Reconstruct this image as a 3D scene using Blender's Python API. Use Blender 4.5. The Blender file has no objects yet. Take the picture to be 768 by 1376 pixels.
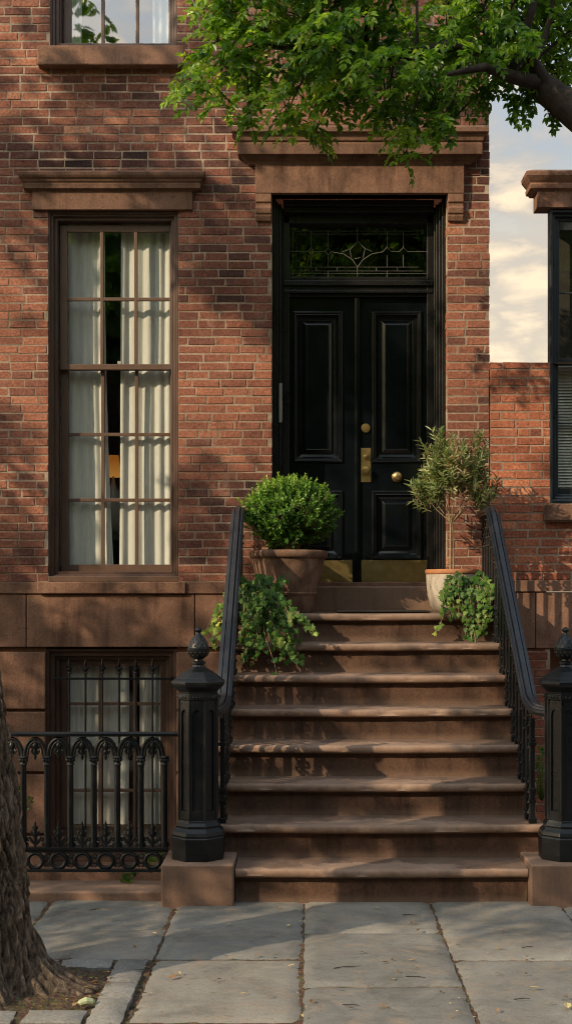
import bpy, math, random
from mathutils import Vector, Matrix, noise
R = random.Random(11)
rad = math.radians
scene = bpy.context.scene
COL = scene.collection
F, CX, CY, EYE, D0 = 1864.0, 415.0, 795.0, 1.7486, 10.5   # focal (px), principal point, eye height, camera to facade


def P(px, py, y=0.0):
    """point of the place seen at photo pixel (px,py) at depth plane y"""
    d = D0 + y
    return Vector(((px - CX) * d / F, y, EYE + (CY - py) * d / F))


def PX(px, y=0.0): return (px - CX) * (D0 + y) / F
def PZ(py, y=0.0): return EYE + (CY - py) * (D0 + y) / F


# ------------------------------------------------------------------ mesh builder
class MB:
    def __init__(s):
        s.v = []; s.f = []; s.a = []; s.m = []

    def add(s, vs, fs, val=0.5, m=0):
        o = len(s.v)
        s.v.extend([tuple(p) for p in vs])
        for f in fs:
            s.f.append(tuple(i + o for i in f)); s.a.append(val); s.m.append(m)

    def box(s, x0, x1, y0, y1, z0, z1, val=0.5, m=0):
        if x0 > x1: x0, x1 = x1, x0
        if y0 > y1: y0, y1 = y1, y0
        if z0 > z1: z0, z1 = z1, z0
        s.add([(x0, y0, z0), (x1, y0, z0), (x1, y1, z0), (x0, y1, z0), (x0, y0, z1), (x1, y0, z1), (x1, y1, z1), (x0, y1, z1)],
              [(3, 2, 1, 0), (4, 5, 6, 7), (0, 1, 5, 4), (1, 2, 6, 5), (2, 3, 7, 6), (3, 0, 4, 7)], val, m)

    def lathe(s, prof, n=24, c=(0, 0, 0), ph=0.0, val=0.5, cap=True, axis='Z', m=0):
        vs = []; fs = []
        for r, z in prof:
            for k in range(n):
                a = ph + 2 * math.pi * k / n
                if axis == 'Z': p = (c[0] + r * math.cos(a), c[1] + r * math.sin(a), c[2] + z)
                else: p = (c[0] + r * math.cos(a), c[1] - z, c[2] + r * math.sin(a))   # axis towards -Y
                vs.append(p)
        for j in range(len(prof) - 1):
            for k in range(n):
                k2 = (k + 1) % n
                fs.append((j * n + k, j * n + k2, (j + 1) * n + k2, (j + 1) * n + k))
        if cap:
            fs.append(tuple(range(n))[::-1]); fs.append(tuple((len(prof) - 1) * n + k for k in range(n)))
        s.add(vs, fs, val, m)

    def tube(s, pts, r, n=8, val=0.5, cap=True):
        pts = [Vector(p) for p in pts]
        rs = r if isinstance(r, (list, tuple)) else [r] * len(pts)
        vs = []; fs = []
        ref = Vector((0, 0, 1))
        t0 = (pts[1] - pts[0]).normalized()
        if abs(t0.dot(ref)) > .9: ref = Vector((1, 0, 0))
        for i, p in enumerate(pts):
            a = pts[max(0, i - 1)]; b = pts[min(len(pts) - 1, i + 1)]
            t = (b - a).normalized()
            u = (ref - t * ref.dot(t)).normalized(); w = t.cross(u)
            ref = u
            for k in range(n):
                an = 2 * math.pi * k / n
                vs.append(p + (u * math.cos(an) + w * math.sin(an)) * rs[i])
        for i in range(len(pts) - 1):
            for k in range(n):
                k2 = (k + 1) % n
                fs.append((i * n + k, i * n + k2, (i + 1) * n + k2, (i + 1) * n + k))
        if cap:
            fs.append(tuple(range(n))[::-1]); fs.append(tuple((len(pts) - 1) * n + k for k in range(n)))
        s.add(vs, fs, val)

    def torus(s, c, R0, r, n=24, k=8, val=0.5, flat=1.0):
        """ring standing in the XZ plane"""
        vs = []; fs = []
        for i in range(n):
            a = 2 * math.pi * i / n
            for j in range(k):
                b = 2 * math.pi * j / k
                rr = R0 + r * math.cos(b)
                vs.append((c[0] + rr * math.cos(a), c[1] + r * flat * math.sin(b), c[2] + rr * math.sin(a)))
        for i in range(n):
            for j in range(k):
                i2 = (i + 1) % n; j2 = (j + 1) % k
                fs.append((i * k + j, i * k + j2, i2 * k + j2, i2 * k + j))
        s.add(vs, fs, val)

    def prism_x(s, prof, x0, x1, val=0.5, nx=1):
        """closed (y,z) profile swept along X"""
        n = len(prof); vs = []; fs = []
        for i in range(nx + 1):
            x = x0 + (x1 - x0) * i / nx
            vs += [(x, y, z) for y, z in prof]
        for i in range(nx):
            for k in range(n):
                k2 = (k + 1) % n
                fs.append((i * n + k, i * n + k2, (i + 1) * n + k2, (i + 1) * n + k))
        fs.append(tuple(range(n))[::-1]); fs.append(tuple(nx * n + k for k in range(n)))
        s.add(vs, fs, val)

    def cornice(s, x0, x1, prof, yb=0.05, val=0.5, nx=1):
        """moulding with returns: prof [(projection, z)] bottom to top"""
        vs = []; fs = []; n = 4
        for p, z in prof:
            vs += [(x0 - p, yb, z), (x0 - p, -p, z), (x1 + p, -p, z), (x1 + p, yb, z)]
        for j in range(len(prof) - 1):
            for k in range(3):
                fs.append((j * 4 + k, j * 4 + k + 1, (j + 1) * 4 + k + 1, (j + 1) * 4 + k))
        fs.append((3, 2, 1, 0)); l = (len(prof) - 1) * 4
        fs.append((l, l + 1, l + 2, l + 3))
        s.add(vs, fs, val)

    def frame(s, x0, x1, z0, z1, prof, cap=False, val=0.5):
        """mitred picture frame facing -Y: prof [(inset, y)] outside to inside"""
        vs = []; fs = []
        for i, y in prof:
            vs += [(x0 + i, y, z0 + i), (x1 - i, y, z0 + i), (x1 - i, y, z1 - i), (x0 + i, y, z1 - i)]
        for j in range(len(prof) - 1):
            for k in range(4):
                k2 = (k + 1) % 4
                fs.append((j * 4 + k, j * 4 + k2, (j + 1) * 4 + k2, (j + 1) * 4 + k))
        if cap:
            l = (len(prof) - 1) * 4; fs.append((l, l + 1, l + 2, l + 3))
        s.add(vs, fs, val)

    def sweep(s, path, prof, up=Vector((0, 0, 1)), val=0.5):
        path = [Vector(p) for p in path]; n = len(prof); vs = []; fs = []
        for i, p in enumerate(path):
            a = path[max(0, i - 1)]; b = path[min(len(path) - 1, i + 1)]
            t = (b - a).normalized()
            sd = t.cross(up).normalized(); w = sd.cross(t).normalized()
            vs += [p + sd * u + w * q for u, q in prof]
        for i in range(len(path) - 1):
            for k in range(n):
                k2 = (k + 1) % n
                fs.append((i * n + k, i * n + k2, (i + 1) * n + k2, (i + 1) * n + k))
        fs.append(tuple(range(n))[::-1]); fs.append(tuple((len(path) - 1) * n + k for k in range(n)))
        s.add(vs, fs, val)

    def leaf(s, p, d, nrm, L, W, val, fold=.25, bend=.0):
        d = d.normalized(); sd = d.cross(nrm)
        if sd.length < 1e-4: sd = d.cross(Vector((.3, .5, .8)))
        sd.normalize(); up = sd.cross(d)
        q1 = p + d * L * .33; q2 = p + d * L * .68 - up * bend * L * .4; tip = p + d * L - up * bend * L
        h = up * W * fold
        s.add([p, q1 + sd * W * .5 + h, q2 + sd * W * .42 + h, tip, q2 - sd * W * .42 + h, q1 - sd * W * .5 + h],
              [(0, 1, 2, 3), (0, 3, 4, 5)], val)

    def build(s, name, mats, parent=None, smooth=None, bevel=0, seg=2, loc=None):
        me = bpy.data.meshes.new(name)
        if loc is not None:
            s.v = [(a - loc[0], b - loc[1], c - loc[2]) for a, b, c in s.v]
        me.from_pydata(s.v, [], s.f)
        at = me.attributes.new('val', 'FLOAT', 'FACE')
        at.data.foreach_set('value', s.a)
        if not isinstance(mats, (list, tuple)): mats = [mats]
        for m in mats: me.materials.append(m)
        if len(mats) > 1: me.polygons.foreach_set('material_index', s.m)
        if smooth is not None:
            me.polygons.foreach_set('use_smooth', [True] * len(me.polygons))
            if smooth < 179: me.set_sharp_from_angle(angle=rad(smooth))
        me.update()
        o = bpy.data.objects.new(name, me); COL.objects.link(o)
        if loc is not None: o.location = loc
        if parent is not None: o.parent = parent
        if bevel:
            b = o.modifiers.new('bevel', 'BEVEL'); b.width = bevel; b.segments = seg; b.limit_method = 'ANGLE'; b.angle_limit = rad(40)
        return o


def put(o, parent):          # parent keeping the world position (parents here are only translated)
    o.parent = parent
    p = parent; off = Vector((0, 0, 0))
    while p is not None:
        off += p.location; p = p.parent
    o.location = o.location - off
    return o


def tag(o, label, cat, group=None):
    o['label'] = label; o['category'] = cat
    if group: o['group'] = group
    return o


def thing(name, label, cat, loc=(0, 0, 0), group=None):
    o = bpy.data.objects.new(name, None); COL.objects.link(o); o.location = loc
    o.empty_display_size = .1
    return tag(o, label, cat, group)


def struct(o):
    o['kind'] = 'structure'; return o


def dup(o, dx, dy, dz, parent=None):
    c = o.copy(); COL.objects.link(c)
    c.location = o.location + Vector((dx, dy, dz))
    c.parent = parent if parent is not None else o.parent
    return c


# ------------------------------------------------------------------ materials
class NT:
    def __init__(s, name):
        s.mat = bpy.data.materials.new(name); s.mat.use_nodes = True
        s.t = s.mat.node_tree; s.t.nodes.clear()
        s.out = s.t.nodes.new('ShaderNodeOutputMaterial')

    def n(s, ty, **kw):
        nd = s.t.nodes.new(ty)
        for k, v in kw.items():
            if k.startswith('i_'):
                key = k[2:]
                key = int(key) if key.isdigit() else key.replace('_', ' ')
                if hasattr(v, 'is_output') or isinstance(v, bpy.types.NodeSocket): s.t.links.new(v, nd.inputs[key])
                else: nd.inputs[key].default_value = v
            else: setattr(nd, k, v)
        return nd

    def pos(s):
        return s.n('ShaderNodeNewGeometry').outputs['Position']

    def objc(s):
        return s.n('ShaderNodeTexCoord').outputs['Object']

    def scale(s, vec, sc):
        return s.n('ShaderNodeVectorMath', operation='MULTIPLY', i_0=vec, i_1=sc).outputs[0]

    def noise(s, vec, sc, det=4, rough=.55, dist=0.0):
        return s.n('ShaderNodeTexNoise', i_Vector=vec, i_Scale=sc, i_Detail=det, i_Roughness=rough, i_Distortion=dist).outputs['Fac']

    def ramp(s, fac, stops, interp='LINEAR'):
        nd = s.n('ShaderNodeValToRGB', i_Fac=fac); cr = nd.color_ramp; cr.interpolation = interp
        while len(cr.elements) < len(stops): cr.elements.new(.5)
        for e, (p, c) in zip(cr.elements, stops):
            e.position = p
            e.color = (c, c, c, 1) if isinstance(c, (int, float)) else (*c, 1)
        return nd.outputs['Color']

    def mix(s, fac, a, b, mode='MIX'):
        nd = s.n('ShaderNodeMix', data_type='RGBA', blend_type=mode)
        for k, v in ((0, fac), (6, a), (7, b)):
            if isinstance(v, bpy.types.NodeSocket): s.t.links.new(v, nd.inputs[k])
            elif k == 0: nd.inputs[0].default_value = v
            else: nd.inputs[k].default_value = (*v, 1) if len(v) == 3 else v
        return nd.outputs[2]

    def math(s, op, a, b=0.0, clamp=False):
        nd = s.n('ShaderNodeMath', operation=op, use_clamp=clamp)
        for k, v in ((0, a), (1, b)):
            if isinstance(v, bpy.types.NodeSocket): s.t.links.new(v, nd.inputs[k])
            else: nd.inputs[k].default_value = v
        return nd.outputs[0]

    def bump(s, h, st, dist=.01, nrm=None):
        nd = s.n('ShaderNodeBump', i_Height=h, i_Strength=st, i_Distance=dist)
        if nrm is not None: s.t.links.new(nrm, nd.inputs['Normal'])
        return nd.outputs[0]

    def attr(s):
        return s.n('ShaderNodeAttribute', attribute_name='val').outputs['Fac']

    def bsdf(s, col, rough, nrm=None, metal=0.0, spec=.5, **kw):
        b = s.n('ShaderNodeBsdfPrincipled')
        def setv(k, v):
            if isinstance(v, bpy.types.NodeSocket): s.t.links.new(v, b.inputs[k])
            elif isinstance(v, tuple) and len(v) == 3: b.inputs[k].default_value = (*v, 1)
            else: b.inputs[k].default_value = v
        setv('Base Color', col); setv('Roughness', rough); setv('Metallic', metal); setv('Specular IOR Level', spec)
        if nrm is not None: s.t.links.new(nrm, b.inputs['Normal'])
        for k, v in kw.items(): setv(k.replace('_', ' '), v)
        return b.outputs[0]

    def done(s, sh):
        s.t.links.new(sh, s.out.inputs['Surface']); return s.mat


def m_brick(name, tint=(1, 1, 1), dark=1.0):
    t = NT(name); p = t.pos(); a = t.attr()
    c = t.ramp(a, [(0, (.080, .044, .038)), (.2, (.165, .070, .053)), (.5, (.270, .107, .070)), (.78, (.375, .155, .095)), (1, (.50, .245, .15))])
    f1 = t.noise(p, 48, 6, .72); f2 = t.noise(t.scale(p, (1, 1, 1.6)), 1.2, 5, .62); f3 = t.noise(p, 7, 5, .65)
    c = t.mix(1, c, t.ramp(f1, [(.28, .40), (.5, 1.0), (.70, 1.55)]), 'MULTIPLY')
    c = t.mix(t.ramp(f2, [(.42, 0), (.66, .75)]), c, t.mix(1, c, (.46, .42, .45), 'MULTIPLY'))
    c = t.mix(t.ramp(f3, [(.56, 0), (.76, .30)]), c, (.46, .34, .26))
    soot = t.noise(p, 15, 6, .75)
    c = t.mix(t.ramp(soot, [(.56, 0), (.72, .7)]), c, (.06, .040, .034))
    c = t.mix(t.ramp(t.noise(t.scale(p, (1, 1, .7)), 2.3, 4, .6), [(.64, 0), (.76, .35)]), c, (.42, .36, .32))
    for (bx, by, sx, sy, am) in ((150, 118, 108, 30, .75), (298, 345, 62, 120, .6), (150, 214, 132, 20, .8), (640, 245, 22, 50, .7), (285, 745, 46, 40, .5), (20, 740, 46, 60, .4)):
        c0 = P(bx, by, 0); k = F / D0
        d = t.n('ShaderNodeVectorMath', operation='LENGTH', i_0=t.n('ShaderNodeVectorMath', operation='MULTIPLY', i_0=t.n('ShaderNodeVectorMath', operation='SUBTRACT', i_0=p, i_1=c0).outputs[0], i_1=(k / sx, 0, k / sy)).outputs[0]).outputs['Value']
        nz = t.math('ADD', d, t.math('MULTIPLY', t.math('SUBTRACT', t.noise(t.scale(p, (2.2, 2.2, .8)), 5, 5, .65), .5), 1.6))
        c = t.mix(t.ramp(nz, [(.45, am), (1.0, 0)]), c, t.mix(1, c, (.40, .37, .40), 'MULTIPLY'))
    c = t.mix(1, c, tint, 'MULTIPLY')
    h = t.math('ADD', t.math('MULTIPLY', t.noise(p, 95, 6, .72), .7), t.math('MULTIPLY', t.noise(p, 26, 5, .65), .9))
    return t.done(t.bsdf(c, .88, t.bump(h, .9, .007), spec=.25))


def m_mortar():
    t = NT('lime mortar'); p = t.pos()
    c = t.ramp(t.noise(p, 40, 5, .7), [(.3, (.25, .19, .145)), (.7, (.47, .375, .29))])
    c = t.mix(t.ramp(t.noise(p, 1.6, 4, .6), [(.42, 0), (.64, .85)]), c, t.mix(1, c, (.36, .31, .28), 'MULTIPLY'))
    return t.done(t.bsdf(c, .95, t.bump(t.noise(p, 160, 4, .7), .6, .004), spec=.2))


def m_stone(name, base=(.185, .100, .066), wear=0.0, streak=1.0, rough=.85, grime=1.15, nosing=False):
    t = NT(name); p = t.pos(); a = t.attr()
    b = Vector(base)
    f = t.noise(p, 3.0, 6, .62, .6)
    c = t.ramp(f, [(.28, tuple(b * .55)), (.5, tuple(b)), (.72, (b[0] * 1.28, b[1] * 1.30, b[2] * 1.34))])
    c = t.mix(1, c, t.ramp(t.noise(p, 70, 6, .8), [(.3, .60), (.52, 1.0), (.72, 1.40)]), 'MULTIPLY')
    st = t.noise(t.scale(p, (9, 9, 1.1)), 1.0, 5, .65)
    c = t.mix(t.ramp(st, [(.50, 0), (.68, min(1, .66 * streak * grime))]), c, t.mix(1, c, (.42, .38, .37), 'MULTIPLY'))
    sp = t.noise(p, 14, 6, .7, .8)
    c = t.mix(t.ramp(sp, [(.57, 0), (.70, min(1, .55 * grime))]), c, tuple(b * .34))
    c = t.mix(t.ramp(t.noise(p, 7.3, 6, .7), [(.57, 0), (.74, .5)]), c, (b[0] * 1.8, b[1] * 1.75, b[2] * 1.8))
    c = t.mix(1, c, t.ramp(a, [(0, .72), (1, 1.28)]), 'MULTIPLY')
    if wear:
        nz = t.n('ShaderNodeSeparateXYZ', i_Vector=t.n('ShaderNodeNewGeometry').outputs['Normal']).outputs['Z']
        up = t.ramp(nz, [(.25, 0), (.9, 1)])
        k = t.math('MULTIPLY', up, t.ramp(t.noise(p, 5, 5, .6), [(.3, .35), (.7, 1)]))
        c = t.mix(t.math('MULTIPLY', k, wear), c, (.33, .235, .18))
        pt = t.n('ShaderNodeNewGeometry').outputs['Pointiness']
        c = t.mix(t.ramp(pt, [(.51, 0), (.56, .35)]), c, (.34, .23, .165))
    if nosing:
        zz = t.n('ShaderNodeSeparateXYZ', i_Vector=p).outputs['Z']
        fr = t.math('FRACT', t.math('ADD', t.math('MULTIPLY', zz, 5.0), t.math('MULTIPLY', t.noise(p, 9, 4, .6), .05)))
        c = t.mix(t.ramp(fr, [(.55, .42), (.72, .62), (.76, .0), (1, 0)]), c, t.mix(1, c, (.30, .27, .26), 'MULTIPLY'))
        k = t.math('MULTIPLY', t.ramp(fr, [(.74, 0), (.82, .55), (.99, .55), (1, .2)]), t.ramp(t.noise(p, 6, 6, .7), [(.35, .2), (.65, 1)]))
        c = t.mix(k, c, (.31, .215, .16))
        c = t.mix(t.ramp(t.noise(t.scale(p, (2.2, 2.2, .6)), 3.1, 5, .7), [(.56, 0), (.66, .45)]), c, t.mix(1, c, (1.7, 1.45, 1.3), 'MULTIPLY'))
    h = t.math('ADD', t.math('MULTIPLY', t.noise(p, 120, 6, .7), .5), t.math('MULTIPLY', sp, .8))
    return t.done(t.bsdf(c, rough, t.bump(h, .55, .006), spec=.3))


def m_iron(name='black painted cast iron', sp=.68, spc=.35):
    t = NT(name); p = t.pos()
    f = t.noise(p, 38, 5, .7)
    c = t.ramp(f, [(.35, (.0038, .0052, .0066)), (.66, (.0075, .0092, .011)), (.84, (.032, .030, .028))])
    c = t.mix(t.ramp(t.noise(p, 160, 3, .7), [(sp, 0), (sp + .08, spc)]), c, (.14, .125, .10))  # pale flecks paint the ornament's highlights into the colour
    pt = t.n('ShaderNodeNewGeometry').outputs['Pointiness']
    c = t.mix(t.ramp(pt, [(.56, 0), (.68, .3)]), c, (.08, .075, .07))
    r = t.ramp(t.noise(p, 15, 4, .6), [(.3, .26), (.7, .46)])
    return t.done(t.bsdf(c, r, t.bump(t.noise(p, 70, 5, .65), .35, .005), spec=.32))


def m_paint(name, col, rough=.35, var=.25, bump=.15, worn=None, coat=0.0):
    t = NT(name); p = t.pos(); b = Vector(col)
    c = t.ramp(t.noise(t.scale(p, (3, 3, .8)), 4, 5, .6), [(.3, tuple(b * (1 - var))), (.7, tuple(b * (1 + var)))])
    if worn:
        c = t.mix(t.ramp(t.noise(p, 60, 5, .75), [(.66, 0), (.74, .7)]), c, worn)
        pt = t.n('ShaderNodeNewGeometry').outputs['Pointiness']
        c = t.mix(t.ramp(pt, [(.52, 0), (.60, .4)]), c, worn)
    r = t.ramp(t.noise(p, 6, 5, .6), [(.3, rough * .75), (.7, rough * 1.3)])
    h = t.noise(t.scale(p, (6, 6, 1)), 9, 4, .5)
    return t.done(t.bsdf(c, r, t.bump(h, bump, .003), Coat_Weight=coat, Coat_Roughness=.12))


def m_brass(dull=.5):
    t = NT('aged brass'); p = t.pos()
    c = t.ramp(t.noise(p, 14, 5, .7), [(.25, (.36, .255, .10)), (.55, (.48, .35, .145)), (.8, (.56, .43, .20))])
    r = t.ramp(t.noise(p, 25, 5, .7), [(.3, .28), (.7, .42)])
    return t.done(t.bsdf(c, r, t.bump(t.noise(p, 40, 3), .04, .003), metal=.9))


def m_glass(name, refl=.10, tint=(.86, .90, .88), tr=1.0):
    t = NT(name); p = t.pos()
    ge = t.n('ShaderNodeNewGeometry')
    dt = t.n('ShaderNodeVectorMath', operation='DOT_PRODUCT', i_0=ge.outputs['Incoming'], i_1=ge.outputs['True Normal']).outputs['Value']
    fr = t.math('MULTIPLY', t.math('POWER', t.math('SUBTRACT', 1.0, t.math('ABSOLUTE', dt)), 5.0), .9)
    fac = t.math('ADD', fr, refl + .04, True)
    nr = t.bump(t.noise(p, 1.7, 2, .5), .10, .02)
    g = t.n('ShaderNodeBsdfGlossy', i_Roughness=.02, i_Normal=nr, i_Color=(.95, .97, 1, 1)).outputs[0]
    tp = t.n('ShaderNodeBsdfTransparent', i_Color=(*tint, 1)).outputs[0]
    return t.done(t.n('ShaderNodeMixShader', i_0=fac, i_1=tp, i_2=g).outputs[0])


def m_leaf(name, stops, trans=.45, rough=.42, spec=.4):
    t = NT(name); a = t.attr()
    c = t.ramp(a, stops)
    c = t.mix(1, c, t.ramp(t.noise(t.pos(), 60, 3), [(.3, .75), (.7, 1.2)]), 'MULTIPLY')
    b = t.bsdf(c, rough, spec=spec)
    tr = t.n('ShaderNodeBsdfTranslucent', i_Color=t.mix(1, c, (1.5, 1.6, .6), 'MULTIPLY')).outputs[0]
    return t.done(t.n('ShaderNodeMixShader', i_0=trans, i_1=b, i_2=tr).outputs[0])


def m_simple(name, stops, sc=20, rough=.8, bump=.3, spec=.3, stretch=(1, 1, 1), bs=60, coat=0):
    t = NT(name); p = t.objc()
    pv = t.scale(p, stretch)
    c = t.ramp(t.noise(pv, sc, 6, .65), stops)
    return t.done(t.bsdf(c, rough, t.bump(t.noise(pv, bs, 5, .65), bump, .005), spec=spec, Coat_Weight=coat))


def m_cloth(name, col, tr=.35):
    t = NT(name); p = t.objc()
    w = t.n('ShaderNodeTexWave', i_Vector=p, i_Scale=180, wave_type='BANDS', bands_direction='Z').outputs['Fac']
    c = t.ramp(t.noise(t.scale(p, (30, 30, 2)), 3, 4, .6), [(.3, tuple(Vector(col) * .86)), (.7, tuple(Vector(col) * 1.04))])
    b = t.bsdf(c, .9, t.bump(w, .08, .002), spec=.1)
    tl = t.n('ShaderNodeBsdfTranslucent', i_Color=(*col, 1)).outputs[0]
    return t.done(t.n('ShaderNodeMixShader', i_0=tr, i_1=b, i_2=tl).outputs[0])


def m_flag():
    t = NT('bluestone flagging'); p = t.pos(); a = t.attr()
    c = t.ramp(a, [(0, (.098, .100, .097)), (.35, (.145, .142, .130)), (.7, (.195, .183, .160)), (1, (.25, .222, .185))])
    c = t.mix(1, c, t.ramp(t.noise(p, 2.2, 6, .65, .7), [(.28, .55), (.5, 1.0), (.72, 1.38)]), 'MULTIPLY')
    c = t.mix(t.ramp(t.noise(p, 6, 5, .7, 1.2), [(.50, 0), (.70, .6)]), c, (.26, .20, .145))
    c = t.mix(1, c, t.ramp(t.noise(p, 110, 5, .75), [(.3, .72), (.5, 1.0), (.75, 1.22)]), 'MULTIPLY')
    c = t.mix(t.ramp(t.noise(t.scale(p, (1, 2.4, 1)), 16, 6, .7), [(.60, 0), (.68, .8)]), c, (.06, .053, .047))
    h = t.math('ADD', t.math('MULTIPLY', t.noise(p, 130, 5, .7), .35), t.noise(t.scale(p, (1, 2, 1)), 8, 5, .6))
    return t.done(t.bsdf(c, t.ramp(t.noise(p, 9, 4), [(.3, .55), (.7, .85)]), t.bump(h, .45, .008), spec=.4))


def m_bark():
    t = NT('furrowed bark'); p = t.pos()
    q = t.scale(p, (7, 7, 2.2))
    f = t.noise(q, 4.5, 8, .72, .9)
    c = t.ramp(f, [(.34, (.022, .015, .011)), (.47, (.105, .074, .052)), (.60, (.22, .165, .118)), (.76, (.36, .285, .21))])
    pt = t.n('ShaderNodeNewGeometry').outputs['Pointiness']
    c = t.mix(1, c, t.ramp(pt, [(.40, .16), (.49, .85), (.54, 1.35)]), 'MULTIPLY')
    c = t.mix(t.ramp(t.noise(p, 2.2, 4, .6), [(.55, 0), (.72, .35)]), c, (.10, .10, .055))
    h = t.math('ADD', f, t.math('MULTIPLY', t.noise(p, 80, 6, .72), .35))
    return t.done(t.bsdf(c, .9, t.bump(h, 1.0, .03), spec=.2))


def m_soil():
    t = NT('dry soil'); p = t.pos()
    v = t.n('ShaderNodeTexVoronoi', i_Vector=p, i_Scale=70).outputs['Color']
    c = t.ramp(t.noise(p, 45, 6, .75), [(.3, (.035, .024, .016)), (.5, (.11, .075, .048)), (.66, (.22, .15, .09)), (.78, (.36, .27, .16))])
    c = t.mix(.35, c, v, 'OVERLAY')
    return t.done(t.bsdf(c, .95, t.bump(t.noise(p, 60, 6, .75), 1.0, .02), spec=.15))


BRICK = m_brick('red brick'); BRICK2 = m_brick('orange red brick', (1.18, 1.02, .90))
MORTAR = m_mortar()
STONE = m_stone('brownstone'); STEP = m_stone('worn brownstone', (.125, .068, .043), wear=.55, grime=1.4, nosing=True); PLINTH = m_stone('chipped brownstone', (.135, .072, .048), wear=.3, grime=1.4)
IRON = m_iron(); IRONGLINT = m_iron('black cast iron with painted glints', .55, .75); RAILP = m_paint('black handrail paint with sky sheen', (.021, .0235, .029), .36, worn=(.07, .068, .066))  # baluster flecks hold painted glints; handrail tone holds painted sky sheen
CASING = m_paint('brown painted timber', (.062, .032, .022), .42, worn=(.22, .135, .09))
DOORP = m_paint('black gloss door paint', (.003, .0046, .0064), .20, bump=.08, worn=None, coat=.12)
DFRAME = m_paint('black door frame paint', (.0045, .0055, .0065), .30, worn=(.035, .03, .027))
NFRAME = m_paint('dark blue black window paint', (.010, .016, .021), .35, worn=(.06, .055, .05))
BRASS = m_brass()
GLASS = m_glass('window glass', .05, (.95, .97, .95)); GLASSUP = m_glass('sky facing glass', .22); GLASSD = m_glass('transom glass', .10, (.5, .5, .42))
LEAD = m_simple('lead came', [(.3, (.06, .06, .054)), (.7, (.20, .20, .18))], 40, .4, .1)
CURT = m_cloth('linen curtain', (.68, .67, .625), .10)
BLIND = m_paint('pale blind slat', (.78, .76, .68), .5)
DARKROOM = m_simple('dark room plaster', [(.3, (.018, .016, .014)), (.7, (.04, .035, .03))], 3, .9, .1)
TERRA = m_simple('weathered terracotta', [(.3, (.065, .038, .026)), (.5, (.14, .078, .05)), (.72, (.26, .165, .115))], 9, .85, .3, stretch=(1, 1, .7))
TERRA2 = m_simple('orange terracotta', [(.3, (.30, .12, .05)), (.7, (.42, .19, .09))], 14, .8, .25)
def m_glazed():
    t = NT('chipped cream glaze'); p = t.objc()
    c = t.ramp(t.noise(t.scale(p, (1, 1, .55)), 9, 6, .7, .5), [(.3, (.19, .15, .115)), (.5, (.40, .345, .28)), (.72, (.55, .49, .41))])
    c = t.mix(t.ramp(t.noise(t.scale(p, (1, 1, .5)), 26, 6, .75), [(.60, 0), (.65, .9)]), c, (.07, .055, .04))
    return t.done(t.bsdf(c, .55, t.bump(t.noise(p, 40, 5, .7), .4, .004)))
GLAZED = m_glazed()
FLAG = m_flag(); BARK = m_bark(); SOIL = m_soil()
SETT = m_stone('grey granite sett', (.20, .19, .172), streak=.2)
ASPH = m_simple('asphalt', [(.3, (.035, .035, .035)), (.7, (.07, .068, .065))], 60, .9, .5)
L_TREE = m_leaf('locust leaf', [(0, (.028, .078, .011)), (.4, (.105, .220, .020)), (.75, (.24, .37, .032)), (1, (.46, .53, .06))], .48, .36, .4)
L_BOX = m_leaf('boxwood leaf', [(0, (.020, .06, .010)), (.5, (.075, .18, .024)), (.85, (.17, .32, .045)), (1, (.32, .45, .08))], .3, .38)
L_OLIVE = m_leaf('olive leaf', [(0, (.055, .078, .028)), (.5, (.155, .21, .075)), (.85, (.30, .36, .16)), (1, (.48, .43, .24))], .25, .45)
L_IVY = m_leaf('ivy leaf', [(0, (.014, .046, .009)), (.45, (.050, .120, .018)), (.75, (.125, .21, .036)), (.9, (.27, .35, .075)), (1, (.46, .48, .10))], .25, .45, .2)
TWIG = m_simple('pale twig', [(.3, (.20, .13, .07)), (.7, (.40, .29, .18))], 30, .8, .3)
DTWIG = m_simple('dark limb bark', [(.3, (.012, .009, .007)), (.7, (.05, .036, .026))], 18, .9, .8, stretch=(1, 1, 1))
PODM = m_paint('pale green pod skin', (.36, .39, .22), .6)
DRYLEAF = m_leaf('dry leaf', [(0, (.10, .05, .02)), (.5, (.32, .17, .07)), (1, (.52, .42, .20))], .2, .7)
MATM = m_simple('black rubber mat', [(.3, (.010, .009, .008)), (.7, (.03, .026, .022))], 90, .9, .8)
RUBBER = m_paint('pale grey metal', (.30, .28, .25), .4)
def m_lamp():
    t = NT('lit amber lampshade'); z = t.n('ShaderNodeSeparateXYZ', i_Vector=t.objc()).outputs['Z']
    c = t.ramp(z, [(.0, (.95, .42, .08)), (.14, (.55, .17, .02))])
    e = t.n('ShaderNodeEmission', i_Color=c, i_Strength=.36).outputs[0]
    d = t.n('ShaderNodeBsdfDiffuse', i_Color=(.22, .075, .012, 1)).outputs[0]
    return t.done(t.n('ShaderNodeAddShader', i_0=e, i_1=d).outputs[0])
LAMPM = m_lamp()
CERAM = m_paint('pale ceramic', (.30, .30, .27), .3)

# ------------------------------------------------------------------ brick coursing
PITCH = .0640; GAP = .0098


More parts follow.
